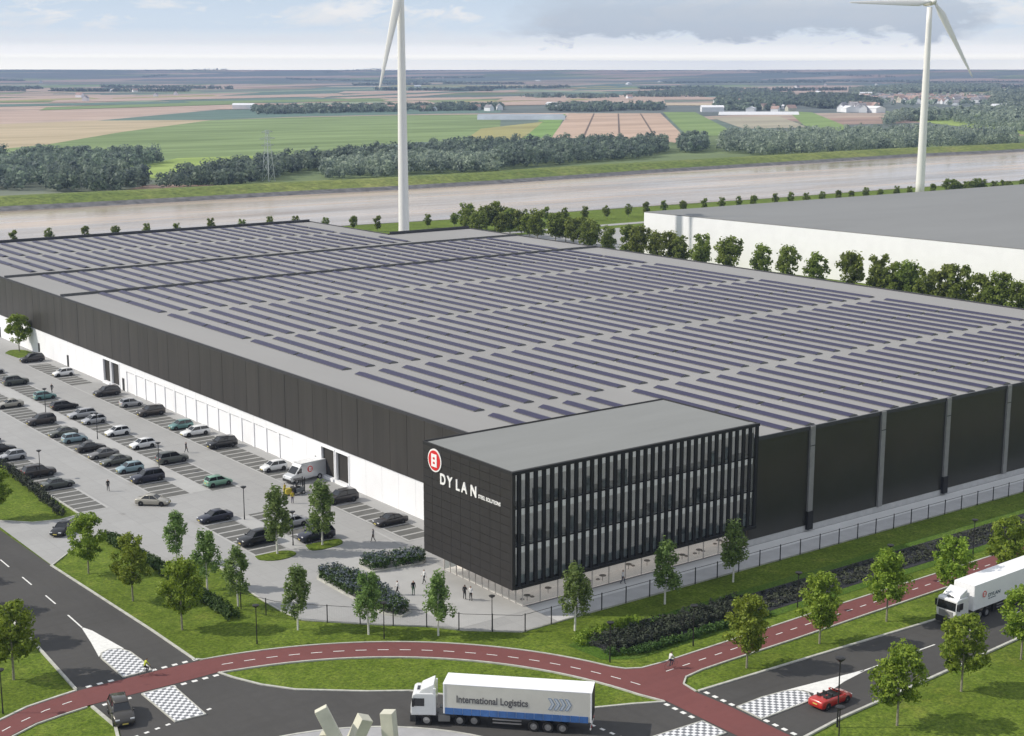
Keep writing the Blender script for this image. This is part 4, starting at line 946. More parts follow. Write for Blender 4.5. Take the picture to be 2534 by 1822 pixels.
for ch, yy in zip('DYLAN', (135.25, 133.75, 132.1, 130.95, 129.25)):
    text(ch, 1.72, (-.05, yy - oy0, 11.78), RW, m_sign, of, 'letter', .05, .92)
text('STEEL SOLUTIONS', .58, (-.04, 127.75 - oy0, 11.82), RW, m_sign, of, 'small_lettering', .02, .86)
def logo(parent, c, r, normal_rot, name='round_logo'):
    """ring of white, red disc and white block letter; built facing local +Z"""
    l = MB(); n = 36
    for k_, (rad_, z0, z1, mi) in enumerate(((1.0, 0, .05, 0), (.86, .05, .08, 1))):
        l.prism([(rad_ * math.cos(6.2832 * i / n), rad_ * math.sin(6.2832 * i / n)) for i in range(n)], z0, z1, mi)
    l.box(-.40, .40, -.55, .55, .08, .11, 0)
    for yy_ in (-.2, .2): l.box(-.13, .13, yy_ - .09, yy_ + .09, .11, .13, 1)
    l.v = [(x * r, y * r, z * r) for x, y, z in l.v]
    o = l.build(name, [m_sign, m_signred], parent); o.location = c; o.rotation_euler = normal_rot; return o
logo(of, (-.02, 136.3 - oy0, 14.25), 1.36, RW)

# ---- white warehouse beyond the tree row
A, B_, C_ = (314.7, 350.8), (331.0, 140.0), (444.1, 348.7)
Dp = (C_[0] * 1.0 + (C_[0] - A[0]) * 1.1, C_[1] + (C_[1] - A[1]) * 1.1)
E_ = (Dp[0] + 60, 140)
wt = empty('white_warehouse', (A[0], A[1], 0)); tag(wt, 'large plain white warehouse with grey flat roof behind a row of trees', 'warehouse')
pl = [A, B_, E_, Dp]; k = MB().prism(pl, 0, 13.6); k.v = [(x - A[0], y - A[1], z) for x, y, z in k.v]; k.build('wall', m_wht, wt)
k = MB().prism(pl, 13.61, 13.8); k.v = [(x - A[0], y - A[1], z) for x, y, z in k.v]; k.build('roof', m_wbroof, wt)

# ---- wind turbines
def turbine(x, y, s, label, yaw, a0, hub=87.):
    t = empty('wind_turbine', (x, y, 0), yaw); t.scale = (s, s, s); tag(t, label, 'wind turbine', 'wind turbines')
    m = MB(); secs = []
    for i in range(13):
        z = hub * i / 12 * .985; r_ = 2.05 - .85 * i / 12; secs.append([(r_ * math.cos(6.2832 * q / 24), r_ * math.sin(6.2832 * q / 24), z) for q in range(24)])
    m.loft(secs).build('tower', m_turb, t, smooth=True)
    # local -Y is the way the rotor faces
    n = MB(); prof = [(6.0, 1.2), (5.2, 1.9), (0, 2.0), (-2.4, 1.7), (-3.2, 1.2)]
    n.loft([[(r_ * math.cos(6.2832 * q / 12) * .95, yy, hub + 1.2 + r_ * math.sin(6.2832 * q / 12)) for q in range(12)] for yy, r_ in prof]).build('nacelle', m_turb, t, smooth=True)
    hb = MB(); hb.loft([[(r_ * math.cos(6.2832 * q / 16), yy, hub + 1.2 + r_ * math.sin(6.2832 * q / 16)) for q in range(16)] for yy, r_ in [(-3.2, 1.3), (-4.2, 1.5), (-5.2, 1.1), (-5.9, .4), (-6.0, .05)]]).build('hub', m_turb, t, smooth=True)
    for q in range(3):
        a = a0 + q * 2 * math.pi / 3; b = MB(); secs = []
        for fr, ch, th in [(0.02, 1.3, 1.3), (.06, 1.5, 1.1), (.16, 3.1, .75), (.35, 2.6, .5), (.6, 1.8, .32), (.85, 1.1, .18), (.97, .6, .1), (1., .15, .05)]:
            L = 38 * fr + .8; sec = []
            for w_ in range(10):
                th_ = 6.2832 * w_ / 10; sec.append((math.cos(th_) * ch / 2 - ch * .18, -4.2 + math.sin(th_) * th / 2 + math.cos(th_) * .12 * ch, L))
            secs.append(sec)
        b.loft(secs); M_ = Matrix.Translation((0, 0, hub + 1.2)) @ Matrix.Rotation(a, 4, 'Y'); b.xf(M_).build('blade', m_turb, t, smooth=True)
    return t
turbine(557, 433, 1., 'tall white wind turbine standing at right beyond the grey roof', R(-30), R(-90) - R(1), 86.5)
turbine(247.7, 387, .85, 'tall white wind turbine rising behind the solar roof left of centre', R(-33), R(192), 98.)

# ================================================================= VEHICLES
PAINT = {}
def paint(n, c, metal=.3, rough=.28):
    if n not in PAINT: PAINT[n] = mat('paint_' + n, c, rough, metal, var=.01, coat=.6)
    return PAINT[n]
for n, c in dict(black=(.012, .012, .013), dark=(.030, .027, .027), brown=(.045, .036, .030), blue=(.020, .022, .040), grey=(.16, .155, .15), taupe=(.055, .050, .043), green=(.085, .095, .085), olive=(.10, .105, .085), silver=(.40, .41, .43), white=(.72, .73, .74), teal=(.13, .27, .26), mint=(.20, .38, .28), lightblue=(.25, .36, .40), beige=(.38, .36, .31), red=(.42, .022, .015)).items(): paint(n, c, 0. if n in ('white', 'red') else .25)
WHEEL = {}
def wheel_meshes(r, w):
    if (r, w) not in WHEEL:
        t = MB(); n = 18; prof = [(-w / 2, r * .62), (-w / 2, r * .95), (-w / 2 + .03, r), (w / 2 - .03, r), (w / 2, r * .95), (w / 2, r * .62)]
        t.loft([[(math.cos(6.2832 * q / n) * rr_, yy, math.sin(6.2832 * q / n) * rr_) for q in range(n)] for yy, rr_ in prof], caps=False)
        rm = MB(); rm.loft([[(math.cos(6.2832 * q / n) * rr_, yy, math.sin(6.2832 * q / n) * rr_) for q in range(n)] for yy, rr_ in [(-w / 2 + .02, r * .62), (-w / 2 + .05, r * .3), (-w / 2 + .0, r * .14), (w / 2, r * .14), (w / 2 - .05, r * .3), (w / 2 - .02, r * .62)]])
        WHEEL[(r, w)] = (t.mesh('tyre', m_black), rm.mesh('rim', m_rim))
    return WHEEL[(r, w)]
def wheel(parent, x, y, r, w):
    a, b = wheel_meshes(r, w); wl = link(bpy.data.objects.new('wheel', a)); wl.parent = parent; wl.location = (x, y, r)
    q = link(bpy.data.objects.new('rim', b)); q.parent = wl
CT = {  # length, width, stations (x from front=+, shoulder z), greenhouse (base front x, roof front x, roof rear x, base rear x, roof z)
 'hatch': (3.95, 1.70, [(1.97, .52), (1.85, .70), (1.2, .88), (.95, .93), (-1.6, .97), (-1.88, .92), (-1.97, .62)], (1.0, .30, -1.45, -1.85, 1.47), .31),
 'sedan': (4.6, 1.78, [(2.3, .50), (2.15, .68), (1.2, .86), (.95, .91), (-1.3, .96), (-2.1, .94), (-2.25, .86), (-2.3, .55)], (1.0, .25, -.95, -1.6, 1.42), .32),
 'wagon': (4.7, 1.80, [(2.35, .50), (2.2, .70), (1.25, .88), (1.0, .93), (-1.8, .97), (-2.25, .95), (-2.35, .60)], (1.05, .3, -1.85, -2.25, 1.47), .33),
 'suv': (4.75, 1.92, [(2.37, .62), (2.25, .88), (1.3, 1.05), (1.05, 1.10), (-1.9, 1.13), (-2.28, 1.08), (-2.37, .70)], (1.1, .4, -1.85, -2.25, 1.74), .38),
 'van': (5.9, 2.05, [(2.95, .75), (2.85, 1.0), (2.3, 1.18), (2.1, 1.3), (-2.6, 1.35), (-2.93, 1.35), (-2.95, 1.2)], (2.2, 1.35, -2.85, -2.93, 2.5), .35),
}
def sect(x, hw, z0, zs, n=1.):
    k = hw
    pts = [(k * .90, z0), (k, z0 + .12), (k * 1.0, zs - .14), (k * .95, zs - .03), (k * .80, zs + .01), (0, zs + .045)]
    return [(x, y, z) for y, z in pts] + [(x, -y, z) for y, z in pts[::-1][1:]]
def make_car(kind, pcol, convertible=False):
    L, Wd, st, gh_, r = CT[kind]; P = paint(pcol, None); hw = Wd / 2
    t = empty({'hatch': 'hatchback', 'sedan': 'sedan', 'wagon': 'estate_car', 'suv': 'off_road_car', 'van': 'van'}[kind])
    b = MB(); secs = []
    for i, (x, zs) in enumerate(st):
        e = 1. if 1 < i < len(st) - 2 else (.80 if i in (0, len(st) - 1) else .95)
        secs.append(sect(x, hw * e, .20 if e == 1. else .26, zs))
    b.loft(secs[::-1]).build('body', P, t, smooth=True)
    bf, rf, rr_, br, zr = gh_; zb = [z for x, z in st if abs(x - bf) < .3][0] if any(abs(x - bf) < .3 for x, z in st) else .95
    if not convertible:
        q = MB(); gb = hw * .88; gt = hw * .70
        def ring(x, w, z): return [(x, w, z), (x, -w, z)]
        zb2 = zb - .02
        v_ = [(bf, gb, zb2), (bf, -gb, zb2), (rf, gt, zr - .06), (rf, -gt, zr - .06), (rr_, gt, zr - .08), (rr_, -gt, zr - .08), (br, gb * .96, zb2 + .03), (br, -gb * .96, zb2 + .03)]
        q.add(v_, [(1, 0, 2, 3), (3, 2, 4, 5), (5, 4, 6, 7), (0, 6, 4, 2), (7, 1, 3, 5), (0, 1, 7, 6)]); q.build('windows', m_carglass, t, bevel=.03)
        q = MB(); q.loft([[(rf + .06, gt * .96, zr - .07), (rf + .02, gt * .8, zr - .02), (rf + .02, -gt * .8, zr - .02), (rf + .06, -gt * .96, zr - .07)], [((rf + rr_) / 2, gt * 1.03, zr - .05), ((rf + rr_) / 2, gt * .85, zr + .03), ((rf + rr_) / 2, -gt * .85, zr + .03), ((rf + rr_) / 2, -gt * 1.03, zr - .05)], [(rr_ - .04, gt * 1.0, zr - .09), (rr_, gt * .8, zr - .02), (rr_, -gt * .8, zr - .02), (rr_ - .04, -gt * 1.0, zr - .09)]]).build('roof', P, t, smooth=True)
        q = MB()
        for s_ in (-1, 1):
            for (xa, xb) in ((bf, rf), (br, rr_)):
                MB().tube((xa, s_ * gb * .985, zb), (xb, s_ * gt * 1.0, zr - .06), .045, n=4).build('pillar', P, t)
            xm = (rf + rr_) / 2 + .1; MB().tube((xm, s_ * gb * 1.0, zb), (xm, s_ * gt * 1.01, zr - .06), .04, n=4).build('pillar', P, t)
    else:
        q = MB().box(-1.25, .75, -hw * .72, hw * .72, .55, .985); q.build('cockpit', m_black, t)
        q = MB().add([(1.05, -.72, .93), (1.05, .72, .93), (.5, .60, 1.33), (.5, -.60, 1.33)], [(0, 1, 2, 3)]); q.build('windscreen', m_carglass, t)
        for sx_ in (-.1, -.95):
            for s_ in (-1, 1): q = MB().box(sx_ - .3, sx_ + .2, s_ * .38 - .24, s_ * .38 + .24, .7, 1.0); q.box(sx_ - .42, sx_ - .28, s_ * .38 - .22, s_ * .38 + .22, .8, 1.28); q.build('seat', m_dark, t, bevel=.05)
    zl = st[1][1]
    for s_ in (-1, 1):
        MB().box(L / 2 - .24, L / 2 - .06, s_ * hw * .68 - .19, s_ * hw * .68 + .19, zl - .13, zl - .005).build('headlight', m_lampw, t, bevel=.03)
        MB().box(-L / 2 + .04, -L / 2 + .2, s_ * hw * .74 - .14, s_ * hw * .74 + .14, zl + .0, zl + .16).build('taillight', m_lampr, t, bevel=.03)
        MB().box(bf - .12, bf + .04, s_ * (hw + .02) - .08, s_ * (hw + .02) + .08, zb + .0, zb + .15).build('mirror', P, t, bevel=.03)
    MB().box(L / 2 - .14, L / 2 + .01, -hw * .55, hw * .55, .28, .46).build('grille', m_black, t)
    MB().box(L / 2 + .0, L / 2 + .03, -.26, .26, .36, .47).build('number_plate', m_plate, t)
    MB().box(-L / 2 - .02, -L / 2 + .02, -.26, .26, .55, .66).build('number_plate', m_plate, t)
    wx = L * .31 if kind != 'van' else 1.95
    for x in (wx, -wx * 1.0 if kind != 'van' else -1.75):
        for s_ in (-1, 1):
            MB().tube((x, s_ * (hw - .16), r + .01), (x, s_ * (hw + .004), r + .01), r + .055, n=18).build('wheel_arch', m_black, t)
            wheel(t, x, s_ * (hw - .08), r, .2)
    return t
PROTO = {}
def car(kind, col, px, py, heading, label, group, world=False, z=.03):
    x, y = (px, py) if world else G(px, py)
    key = (kind, col)
    if key not in PROTO: PROTO[key] = make_car(kind, col); t = PROTO[key]
    else: t = copy_tree(PROTO[key])
    t.location = (x, y, z); t.rotation_euler = (0, 0, heading); tag(t, label, 'car', group); return t
Wd_, Ed_ = math.pi, 0.
ga = 'cars parked along the white wall'; gb_ = 'cars in the middle parking rows'; gc = 'cars in the outer parking row'; gd = 'cars parked near the office'
NB = []
def bayx(row, px, py, off=0.): 
    x, y = G(px, py); return {'A': 98.4, 'A2': 98.1, 'B': 88.3, 'C': 81.1, 'D': 69.6, 'E': 80.5, 'E2': 87.2}[row] + off, y
for row, px, py, kind, col, hd, lb in [
 ('A', 102, 893, 'suv', 'dark', Wd_, 'dark off-road car parked at the tip of the oval grass island'),
 ('A', 174, 928, 'hatch', 'white', Wd_, 'white hatchback parked alone left of the far dock doors'),
 ('A', 278, 977, 'suv', 'dark', Wd_, 'dark off-road car right beside the small door next to the far dock doors'),
 ('A', 328, 1005, 'hatch', 'silver', Ed_, 'silver hatchback between two dark off-road cars by the white wall'),
 ('A', 385, 1026, 'suv', 'brown', Wd_, 'tall brown-black off-road car with bright wheels by the white wall'),
 ('A', 454, 1060, 'hatch', 'teal', Wd_, 'teal hatchback nose to tail beside a silver estate by the white wall'),
 ('A', 488, 1076, 'wagon', 'white', Wd_, 'white estate car beside the teal hatchback by the white wall'),
 ('A', 553, 1106, 'suv', 'black', Wd_, 'black off-road car with empty bays on its near side by the white wall'),
 ('A', 673, 1165, 'hatch', 'white', Wd_, 'white hatchback parked just left of the grey van'),
 ('A2', 861, 1239, 'suv', 'dark', Wd_, 'dark off-road car parked just past the near dock doors, behind a birch'),
 ('A2', 966, 1297, 'sedan', 'dark', Wd_, 'dark saloon nearest the office wall'),
 ('B', 5, 922, 'hatch', 'silver', Ed_, 'silver car cut by the left edge, farthest up the parking row'),
 ('B', 46, 951, 'suv', 'green', Ed_, 'large dark grey off-road car facing right near the left edge'),
 ('B', 109, 988, 'hatch', 'teal', Ed_, 'teal hatchback beside the farthest street lamp'),
 ('B', 158, 1012, 'wagon', 'black', Ed_, 'long black estate car facing right between teal and silver cars'),
 ('B', 196, 1034, 'wagon', 'silver', Wd_, 'silver estate car with its nose behind the second lamp post'),
 ('B', 233, 1048, 'hatch', 'silver', Wd_, 'silver hatchback right next to the second lamp post'),
 ('B', 285, 1078, 'hatch', 'white', Wd_, 'white hatchback with a white roof, farther of the two in the middle row'),
 ('B', 341, 1110, 'hatch', 'white', Wd_, 'white hatchback with a white roof, nearer of the two in the middle row'),
 ('B', 429, 1144, 'suv', 'green', Ed_, 'dark greenish off-road car facing right beside the third lamp post'),
 ('B', 523, 1204, 'hatch', 'mint', Ed_, 'mint green hatchback parked alone at the row end'),
 ('C', 37, 1006, 'sedan', 'beige', Wd_, 'beige-grey saloon near the left edge in the second row'),
 ('C', 114, 1048, 'suv', 'brown', Wd_, 'brown off-road car with bright wheels next to empty striped bays'),
 ('C', 161, 1078, 'sedan', 'olive', Wd_, 'grey-green saloon beside a light blue hatchback'),
 ('C', 184, 1094, 'hatch', 'lightblue', Ed_, 'light blue hatchback between a grey-green and a dark car'),
 ('C', 228, 1115, 'sedan', 'dark', Ed_, 'dark saloon facing right next to the light blue hatchback'),
 ('C', 258, 1132, 'sedan', 'grey', Wd_, 'grey saloon between two darker cars in the second row'),
 ('C', 300, 1147, 'sedan', 'olive', Wd_, 'grey-green saloon behind the pale blue hatchback'),
 ('C', 320, 1168, 'hatch', 'lightblue', Wd_, 'pale blue hatchback in front of the dark purple off-road car'),
 ('C', 372, 1190, 'suv', 'blue', Wd_, 'dark purple off-road car at the near end of the second row'),
 ('D', 2, 1090, 'sedan', 'blue', Ed_, 'dark car cut by the left edge in the outer row'),
 ('D', 22, 1116, 'sedan', 'black', Ed_, 'black saloon close to the left edge in the outer row'),
 ('D', 48, 1135, 'hatch', 'silver', Wd_, 'grey-silver hatchback beside the outer hedge'),
 ('D', 115, 1175, 'suv', 'brown', Ed_, 'brown off-road car behind the dark grey saloon at the outer hedge'),
 ('D', 148, 1206, 'sedan', 'green', Ed_, 'dark grey-green saloon nearest the empty outer bays'),
 ('E', 535, 1288, 'sedan', 'blue', Wd_, 'dark blue saloon at the far end of the short row by the lawn'),
 ('E', 648, 1342, 'suv', 'black', Wd_, 'black off-road car next to the birch on the grass island'),
 ('E2', 734, 1300, 'sedan', 'silver', Wd_, 'grey saloon half hidden behind the two tall birches'),
 ('E2', 787, 1334, 'suv', 'blue', Wd_, 'dark blue off-road car behind the right-hand tall birch'),
]:
    x, y = bayx(row, px, py)
    car(kind, col, x, y, hd + random.uniform(-.03, .03), lb, {'A': ga, 'B': gb_, 'C': gb_, 'D': gc, 'E': gd}[row[0]], world=True)
car('sedan', 'beige', 379, 1249, R(-42), 'beige saloon driving across the open paving of the car park', 'moving cars')
car('sedan', 'black', 158, 1318, R(222), 'black saloon leaving the car park entrance, half behind a maple', 'moving cars')
car('suv', 'taupe', 47.0, 122.3, R(-103), 'dark grey-brown off-road car on the roundabout below the red crossing', 'moving cars', True)
# red convertible
rc = make_car('sedan', 'red', True); rc.name = 'convertible'; x, y = 101.2, 85.7; rc.location = (x, y, .03); rc.rotation_euler = (0, 0, R(2) ); rc.scale = (.97, 1, 1)
tag(rc, 'red open-topped convertible driving on the road beside the chequered island', 'car', 'moving cars')
for ch in rc.children:
    pass

# ---- articulated trucks
def truck(loc, rz, label, curtain, blue, cab_yaw=0.):
    """heading +X, front bumper at x=0"""
    t = empty('articulated_truck', loc, rz); tag(t, label, 'truck')
    mw = paint('white', None); M_ = Matrix.Translation((-3, 0, 0)) @ Matrix.Rotation(cab_yaw, 4, 'Z') @ Matrix.Translation((3, 0, 0)) if cab_yaw else Matrix.Identity(4)
    cabm = MB(); hw = 1.24
    side = [(-.05, .95), (.0, 1.2), (-.02, 1.75), (-.18, 2.9), (-.45, 3.05), (-1.95, 3.05), (-2.25, 2.95), (-2.3, .95)]
    cabm.loft([[(x, -hw * (1 if 1 < i < 7 else .97), z) for i, (x, z) in enumerate(side)], [(x, hw * (1 if 1 < i < 7 else .97), z) for i, (x, z) in enumerate(side)]]).xf(M_)
    cabm.build('cab', mw, t, bevel=.08)
    MB().loft([[(-.75, -1.05, 3.05), (-.95, -1.0, 3.35), (-2.1, -1.05, 3.88), (-2.28, -1.1, 3.05)], [(-.75, 1.05, 3.05), (-.95, 1.0, 3.35), (-2.1, 1.05, 3.88), (-2.28, 1.1, 3.05)]]).xf(M_).build('roof_deflector', mw, t, bevel=.06)
    MB().box(-.9, -.55, -.35, .35, 3.06, 3.16).xf(M_).build('sunroof', m_carglass, t)
    MB().add([(.02, -1.14, 1.86), (.02, 1.14, 1.86), (-.14, 1.1, 2.72), (-.14, -1.1, 2.72)], [(0, 1, 2, 3)]).xf(M_).build('windscreen', m_carglass, t)
    for s_ in (-1, 1):
        MB().box(-1.25, -.12, s_ * 1.245 - .01, s_ * 1.245 + .01, 1.86, 2.6).xf(M_).build('side_window', m_carglass, t)
        MB().box(-.05, .03, s_ * .92 - .2, s_ * .92 + .2, .72, .9).xf(M_).build('headlight', m_lampw, t)
        MB().box(-.35, -.15, s_ * 1.42 - .1, s_ * 1.42 + .1, 1.9, 2.6).xf(M_).build('mirror', m_dark, t)
        MB().box(-2.28, -2.05, s_ * 1.12 - .1, s_ * 1.12 + .1, 1.0, 3.5).xf(M_).build('side_deflector', mw, t)
    MB().box(-.02, .035, -.85, .85, 1.0, 1.7).xf(M_).build('grille', m_grey if curtain else m_pil, t)
    MB().box(-.5, .06, -1.22, 1.22, .32, .95).xf(M_).build('bumper', m_dark, t, bevel=.05)
    c = MB(); c.box(-6.4, -.8, -.45, .45, .62, .95); c.box(-3.55, -2.5, -1.22, -.5, .4, .98); c.box(-3.55, -2.5, .5, 1.22, .4, .98); c.xf(M_).build('chassis', m_grey, t)
    # trailer
    x1, x0 = -3.1, -16.5; z0, z1 = 1.22, 4.0
    tr = MB().box(x0, x1, -1.25, 1.25, z0, z1).build('trailer_box', m_wht if not curtain else mat('tarpaulin', (.58, .57, .53), .6, var=.03, scale=.6), t, bevel=.04)
    MB().box(x0 - .01, x1 + .01, -1.26, 1.26, z1 - .02, z1 + .05).build('trailer_roof', m_wht, t)
    for xx in (x0 + .05, x1 - .08):
        for s_ in (-1, 1): MB().box(xx - .06, xx + .06, s_ * 1.265 - .02, s_ * 1.265 + .02, z0, z1).build('corner_post', m_wht, t)
    k = MB().box(x0 - .04, x0, -1.2, 1.2, z0 + .1, z1 - .1); k.box(x0 - .05, x0 - .04, -.02, .02, z0 + .1, z1 - .1); k.build('rear_doors', m_dark, t)
    if blue:
        for s_ in (-1, 1):
            k = MB(); n = 16
            for i in range(n):
                xa = x0 + .3 + (x1 - x0 - .45) * i / n; xb = x0 + .3 + (x1 - x0 - .45) * (i + 1) / n; k.box(xa, xb - .03, s_ * 1.275 - .012 - .006 * (i % 2), s_ * 1.275 + .012 + .006 * (i % 2), z0 - .05, z0 + .55)
            k.build('blue_skirt', mat('blue_tarpaulin', (.055, .15, .40), .5, var=.12, scale=1.3), t)
        text('International Logistics', .92, (-4.3, 1.275, 2.35), (R(90), 0, R(180)), mat('dark_letters', (.10, .10, .11), .6, var=0), t, 'lettering', .006, .80)
        for q in range(4):
            k = MB(); xx = -12.6 - q * .5
            k.prism([(0, 0), (.3, 0), (.62, .55), (.3, 1.1), (0, 1.1), (.32, .55)], 0, .012)
            k.v = [(xx - x_, 1.262 + z_, 2.2 + y_) for x_, y_, z_ in k.v]; k.f = [f[::-1] for f in k.f]; k.build('chevron', mat('blue_print', (.16, .24, .38), .6, var=0), t)
            k = MB(); k.prism([(.09, .05), (.27, .05), (.56, .55), (.27, 1.05), (.09, 1.05), (.38, .55)], 0, .012)
            k.v = [(xx - x_, 1.27 + z_, 2.2 + y_) for x_, y_, z_ in k.v]; k.f = [f[::-1] for f in k.f]; k.build('chevron_fill', mat('pale_blue_print', (.5, .55, .62), .6, var=0), t)
    else:
        logo(t, (-5.0, 1.27, 2.75), .42, (R(90), 0, R(180)), 'round_logo')
        text('DYLAN', .55, (-5.75, 1.27, 2.25), (R(90), 0, R(180)), mat('blue_grey_letters', (.12, .15, .19), .6, var=0), t, 'lettering', .006, 1.25)
        text('STEEL SOLUTIONS', .17, (-5.75, 1.27, 2.0), (R(90), 0, R(180)), mat('blue_grey_letters', (.12, .15, .19), .6, var=0), t, 'lettering', .004, 1.)
    k = MB()
    for s_ in (-.5, .5): k.box(x0 + .2, x1 - .5, s_ - .06, s_ + .06, .95, 1.2)
    k.build('trailer_frame', m_dark, t)
    for s_ in (-1, 1):
        k = MB()
        for zz in (.55, .85): k.box(-10.2, -7.6, s_ * 1.18 - .03, s_ * 1.18 + .03, zz, zz + .13)
        k.build('side_guard', m_rim, t); k = MB().box(-7.4, -7.2, s_ * .9 - .08, s_ * .9 + .08, .15, 1.1); k.build('landing_leg', m_dark, t)
    k = MB().box(x0 + .05, x0 + .15, -1.2, 1.2, .5, .65); k.build('rear_bumper', m_white, t)
    for s_ in (-1, 1):
        MB().box(x0 - .03, x0 + .04, s_ * 1. - .2, s_ * 1. + .2, .72, .86).build('taillight', m_lampr, t)
    for xx in (-1.45, -4.45, -5.75):
        for s_ in (-1, 1):
            v_ = M_ @ Vector((xx, s_ * 1.08, 0)); wheel(t, v_.x, v_.y, .5, .32)
    for xx in (-11.3, -12.6, -13.9):
        for s_ in (-1, 1): wheel(t, xx, s_ * 1.08, .5, .34)
    return t
# truck 1: near-side wheels run (68.5,104.6) -> (77.2,95.7)
hd = math.atan2(8.9, -8.7); off = (.715 * 1.15, .70 * 1.15)
fx, fy = 68.5 + off[0] + math.cos(hd) * 1.45, 104.6 + off[1] + math.sin(hd) * 1.45
truck((fx, fy, .03), hd, 'white articulated truck with blue skirt and International Logistics lettering on the roundabout', True, True, R(7))
truck((126.1, 91.7, .03), R(182), 'white articulated truck with red logo driving in from the right on the road', False, False)

# ---- grey panel van backed up to the dock
def van():
    t = empty('delivery_van', (99.6, 183.0, .03), R(187)); tag(t, 'grey panel van with round red logo backed up to the near dock doors', 'van')
    body = paint('vangrey', (.62, .64, .66)); hw = 1.02
    side = [(3.1, .35), (3.15, .75), (3.0, 1.1), (2.35, 1.3), (1.55, 2.2), (1.2, 2.62), (-3.1, 2.7), (-3.15, .45)]
    MB().loft([[(x, -hw, z) for x, z in side], [(x, hw, z) for x, z in side]]).build('body', body, t, bevel=.1)
    MB().add([(2.33, -.86, 1.34), (2.33, .86, 1.34), (1.58, .8, 2.2), (1.58, -.8, 2.2)], [(0, 1, 2, 3)]).xf(Matrix.Translation((.03, 0, .02))).build('windscreen', m_carglass, t)
    MB().box(-3.05, 1.25, -.93, .93, 2.68, 2.73).build('roof', paint('white', None), t)
    for s_ in (-1, 1):
        MB().add([(2.1, s_ * 1.035, 1.4), (1.2, s_ * 1.035, 1.4), (1.2, s_ * 1.035, 2.1), (1.55, s_ * 1.035, 2.1)], [(0, 1, 2, 3)]).build('side_window', m_carglass, t)
        MB().box(3.0, 3.17, s_ * .75 - .2, s_ * .75 + .2, .8, 1.02).build('headlight', m_lampw, t, bevel=.03)
        MB().box(-3.18, -3.1, s_ * .92 - .08, s_ * .92 + .08, 1., 1.5).build('taillight', m_lampr, t)
        MB().box(1.9, 2.05, s_ * 1.15 - .1, s_ * 1.15 + .1, 1.4, 1.75).build('mirror', m_dark, t)
        for x in (2.15, -1.9): MB().tube((x, s_ * .85, .36), (x, s_ * 1.026, .36), .43, n=18).build('wheel_arch', m_black, t); wheel(t, x, s_ * .95, .36, .24)
    MB().box(3.05, 3.2, -.95, .95, .28, .62).build('bumper', m_dark, t)
    q = logo(t, (-.2, 1.03, 1.75), .55, (R(90), 0, R(180)), 'round_logo')
    return t
van()

# ---- forklift
def forklift(x, y, rz):
    t = empty('forklift', (x, y, .02), rz); tag(t, 'small grey forklift with raised overhead guard standing in front of the van', 'forklift')
    MB().box(-1.1, .5, -.5, .5, .3, .95).build('chassis', mat('forklift_grey', (.14, .15, .16), .5), t, bevel=.06)
    MB().box(-1.25, -.75, -.5, .5, .3, 1.15).build('counterweight', m_dark, t, bevel=.08)
    g_ = MB()
    for xx in (-.75, .4):
        for s_ in (-.45, .45): g_.tube((xx, s_, .9), (xx * .85, s_ * .95, 2.1), .035, n=6)
    g_.box(-.75, .45, -.5, .5, 2.08, 2.14); g_.build('overhead_guard', m_dark, t)
    MB().box(-.5, 0, -.22, .22, .95, 1.1).box(-.55, -.45, -.22, .22, 1.1, 1.5).build('seat', m_black, t)
    g_ = MB()
    for s_ in (-.3, .3): g_.box(.55, .67, s_ - .05, s_ + .05, .1, 2.3)
    g_.box(.57, .65, -.3, .3, 1.2, 1.28); g_.build('mast', m_dark, t)
    for s_ in (-.25, .25): MB().box(.67, 1.8, s_ - .06, s_ + .06, .12, .17).build('fork', m_grey, t)
    for xx, r_ in ((.3, .27), (-.9, .22)):
        for s_ in (-.5, .5): wheel(t, xx, s_, r_, .16)
forklift(*G(742, 1222), R(0))
x, y = G(712, 1228); pl_ = empty('pallet_load', (x + .3, y + .5, .02)); tag(pl_, 'yellow wrapped load on a wooden pallet beside the forklift', 'pallet')
k = MB(); 
for q in (-.5, 0, .5): k.box(q - .06, q + .06, -.5, .5, 0, .1)
k.box(-.6, .6, -.5, .5, .1, .14); k.build('pallet', m_bark, pl_); MB().box(-.5, .5, -.42, .42, .142, .9).build('wrapped_load', mat('yellow_wrap', (.55, .45, .05), .5), pl_, bevel=.05)

# ================================================================= PEOPLE
def limbs(pose):
    """joints and bones, metres, person faces +Y; height 1.76"""
    J = dict(pel=(0, 0, .95), sp=(0, 0, 1.15), ch=(0, .0, 1.36), nk=(0, .01, 1.50), hd=(0, .03, 1.62), tp=(0, .02, 1.71),
             sl=(-.18, 0, 1.42), sr=(.18, 0, 1.42), el=(-.24, -.02, 1.14), er=(.24, -.02, 1.14), wl=(-.25, .07, .90), wr=(.25, .07, .90), pl=(-.25, .10, .81), pr=(.25, .10, .81),
             hl=(-.09, 0, .90), hr=(.09, 0, .90), kl=(-.10, .02, .50), kr=(.10, .02, .50), al=(-.11, -.01, .09), ar=(.11, -.01, .09), tl=(-.12, .15, .045), tr=(.12, .15, .045))
    J.update(pose); return J
RAD = dict(pel=(.15, .11), sp=(.13, .10), ch=(.16, .11), nk=(.055, .055), hd=(.085, .10), tp=(.06, .07), sl=(.065, .065), sr=(.065, .065), el=(.044, .044), er=(.044, .044), wl=(.03, .03), wr=(.03, .03), pl=(.035, .022), pr=(.035, .022),
           hl=(.10, .10), hr=(.10, .10), kl=(.062, .062), kr=(.062, .062), al=(.045, .045), ar=(.045, .045), tl=(.04, .035), tr=(.04, .035))
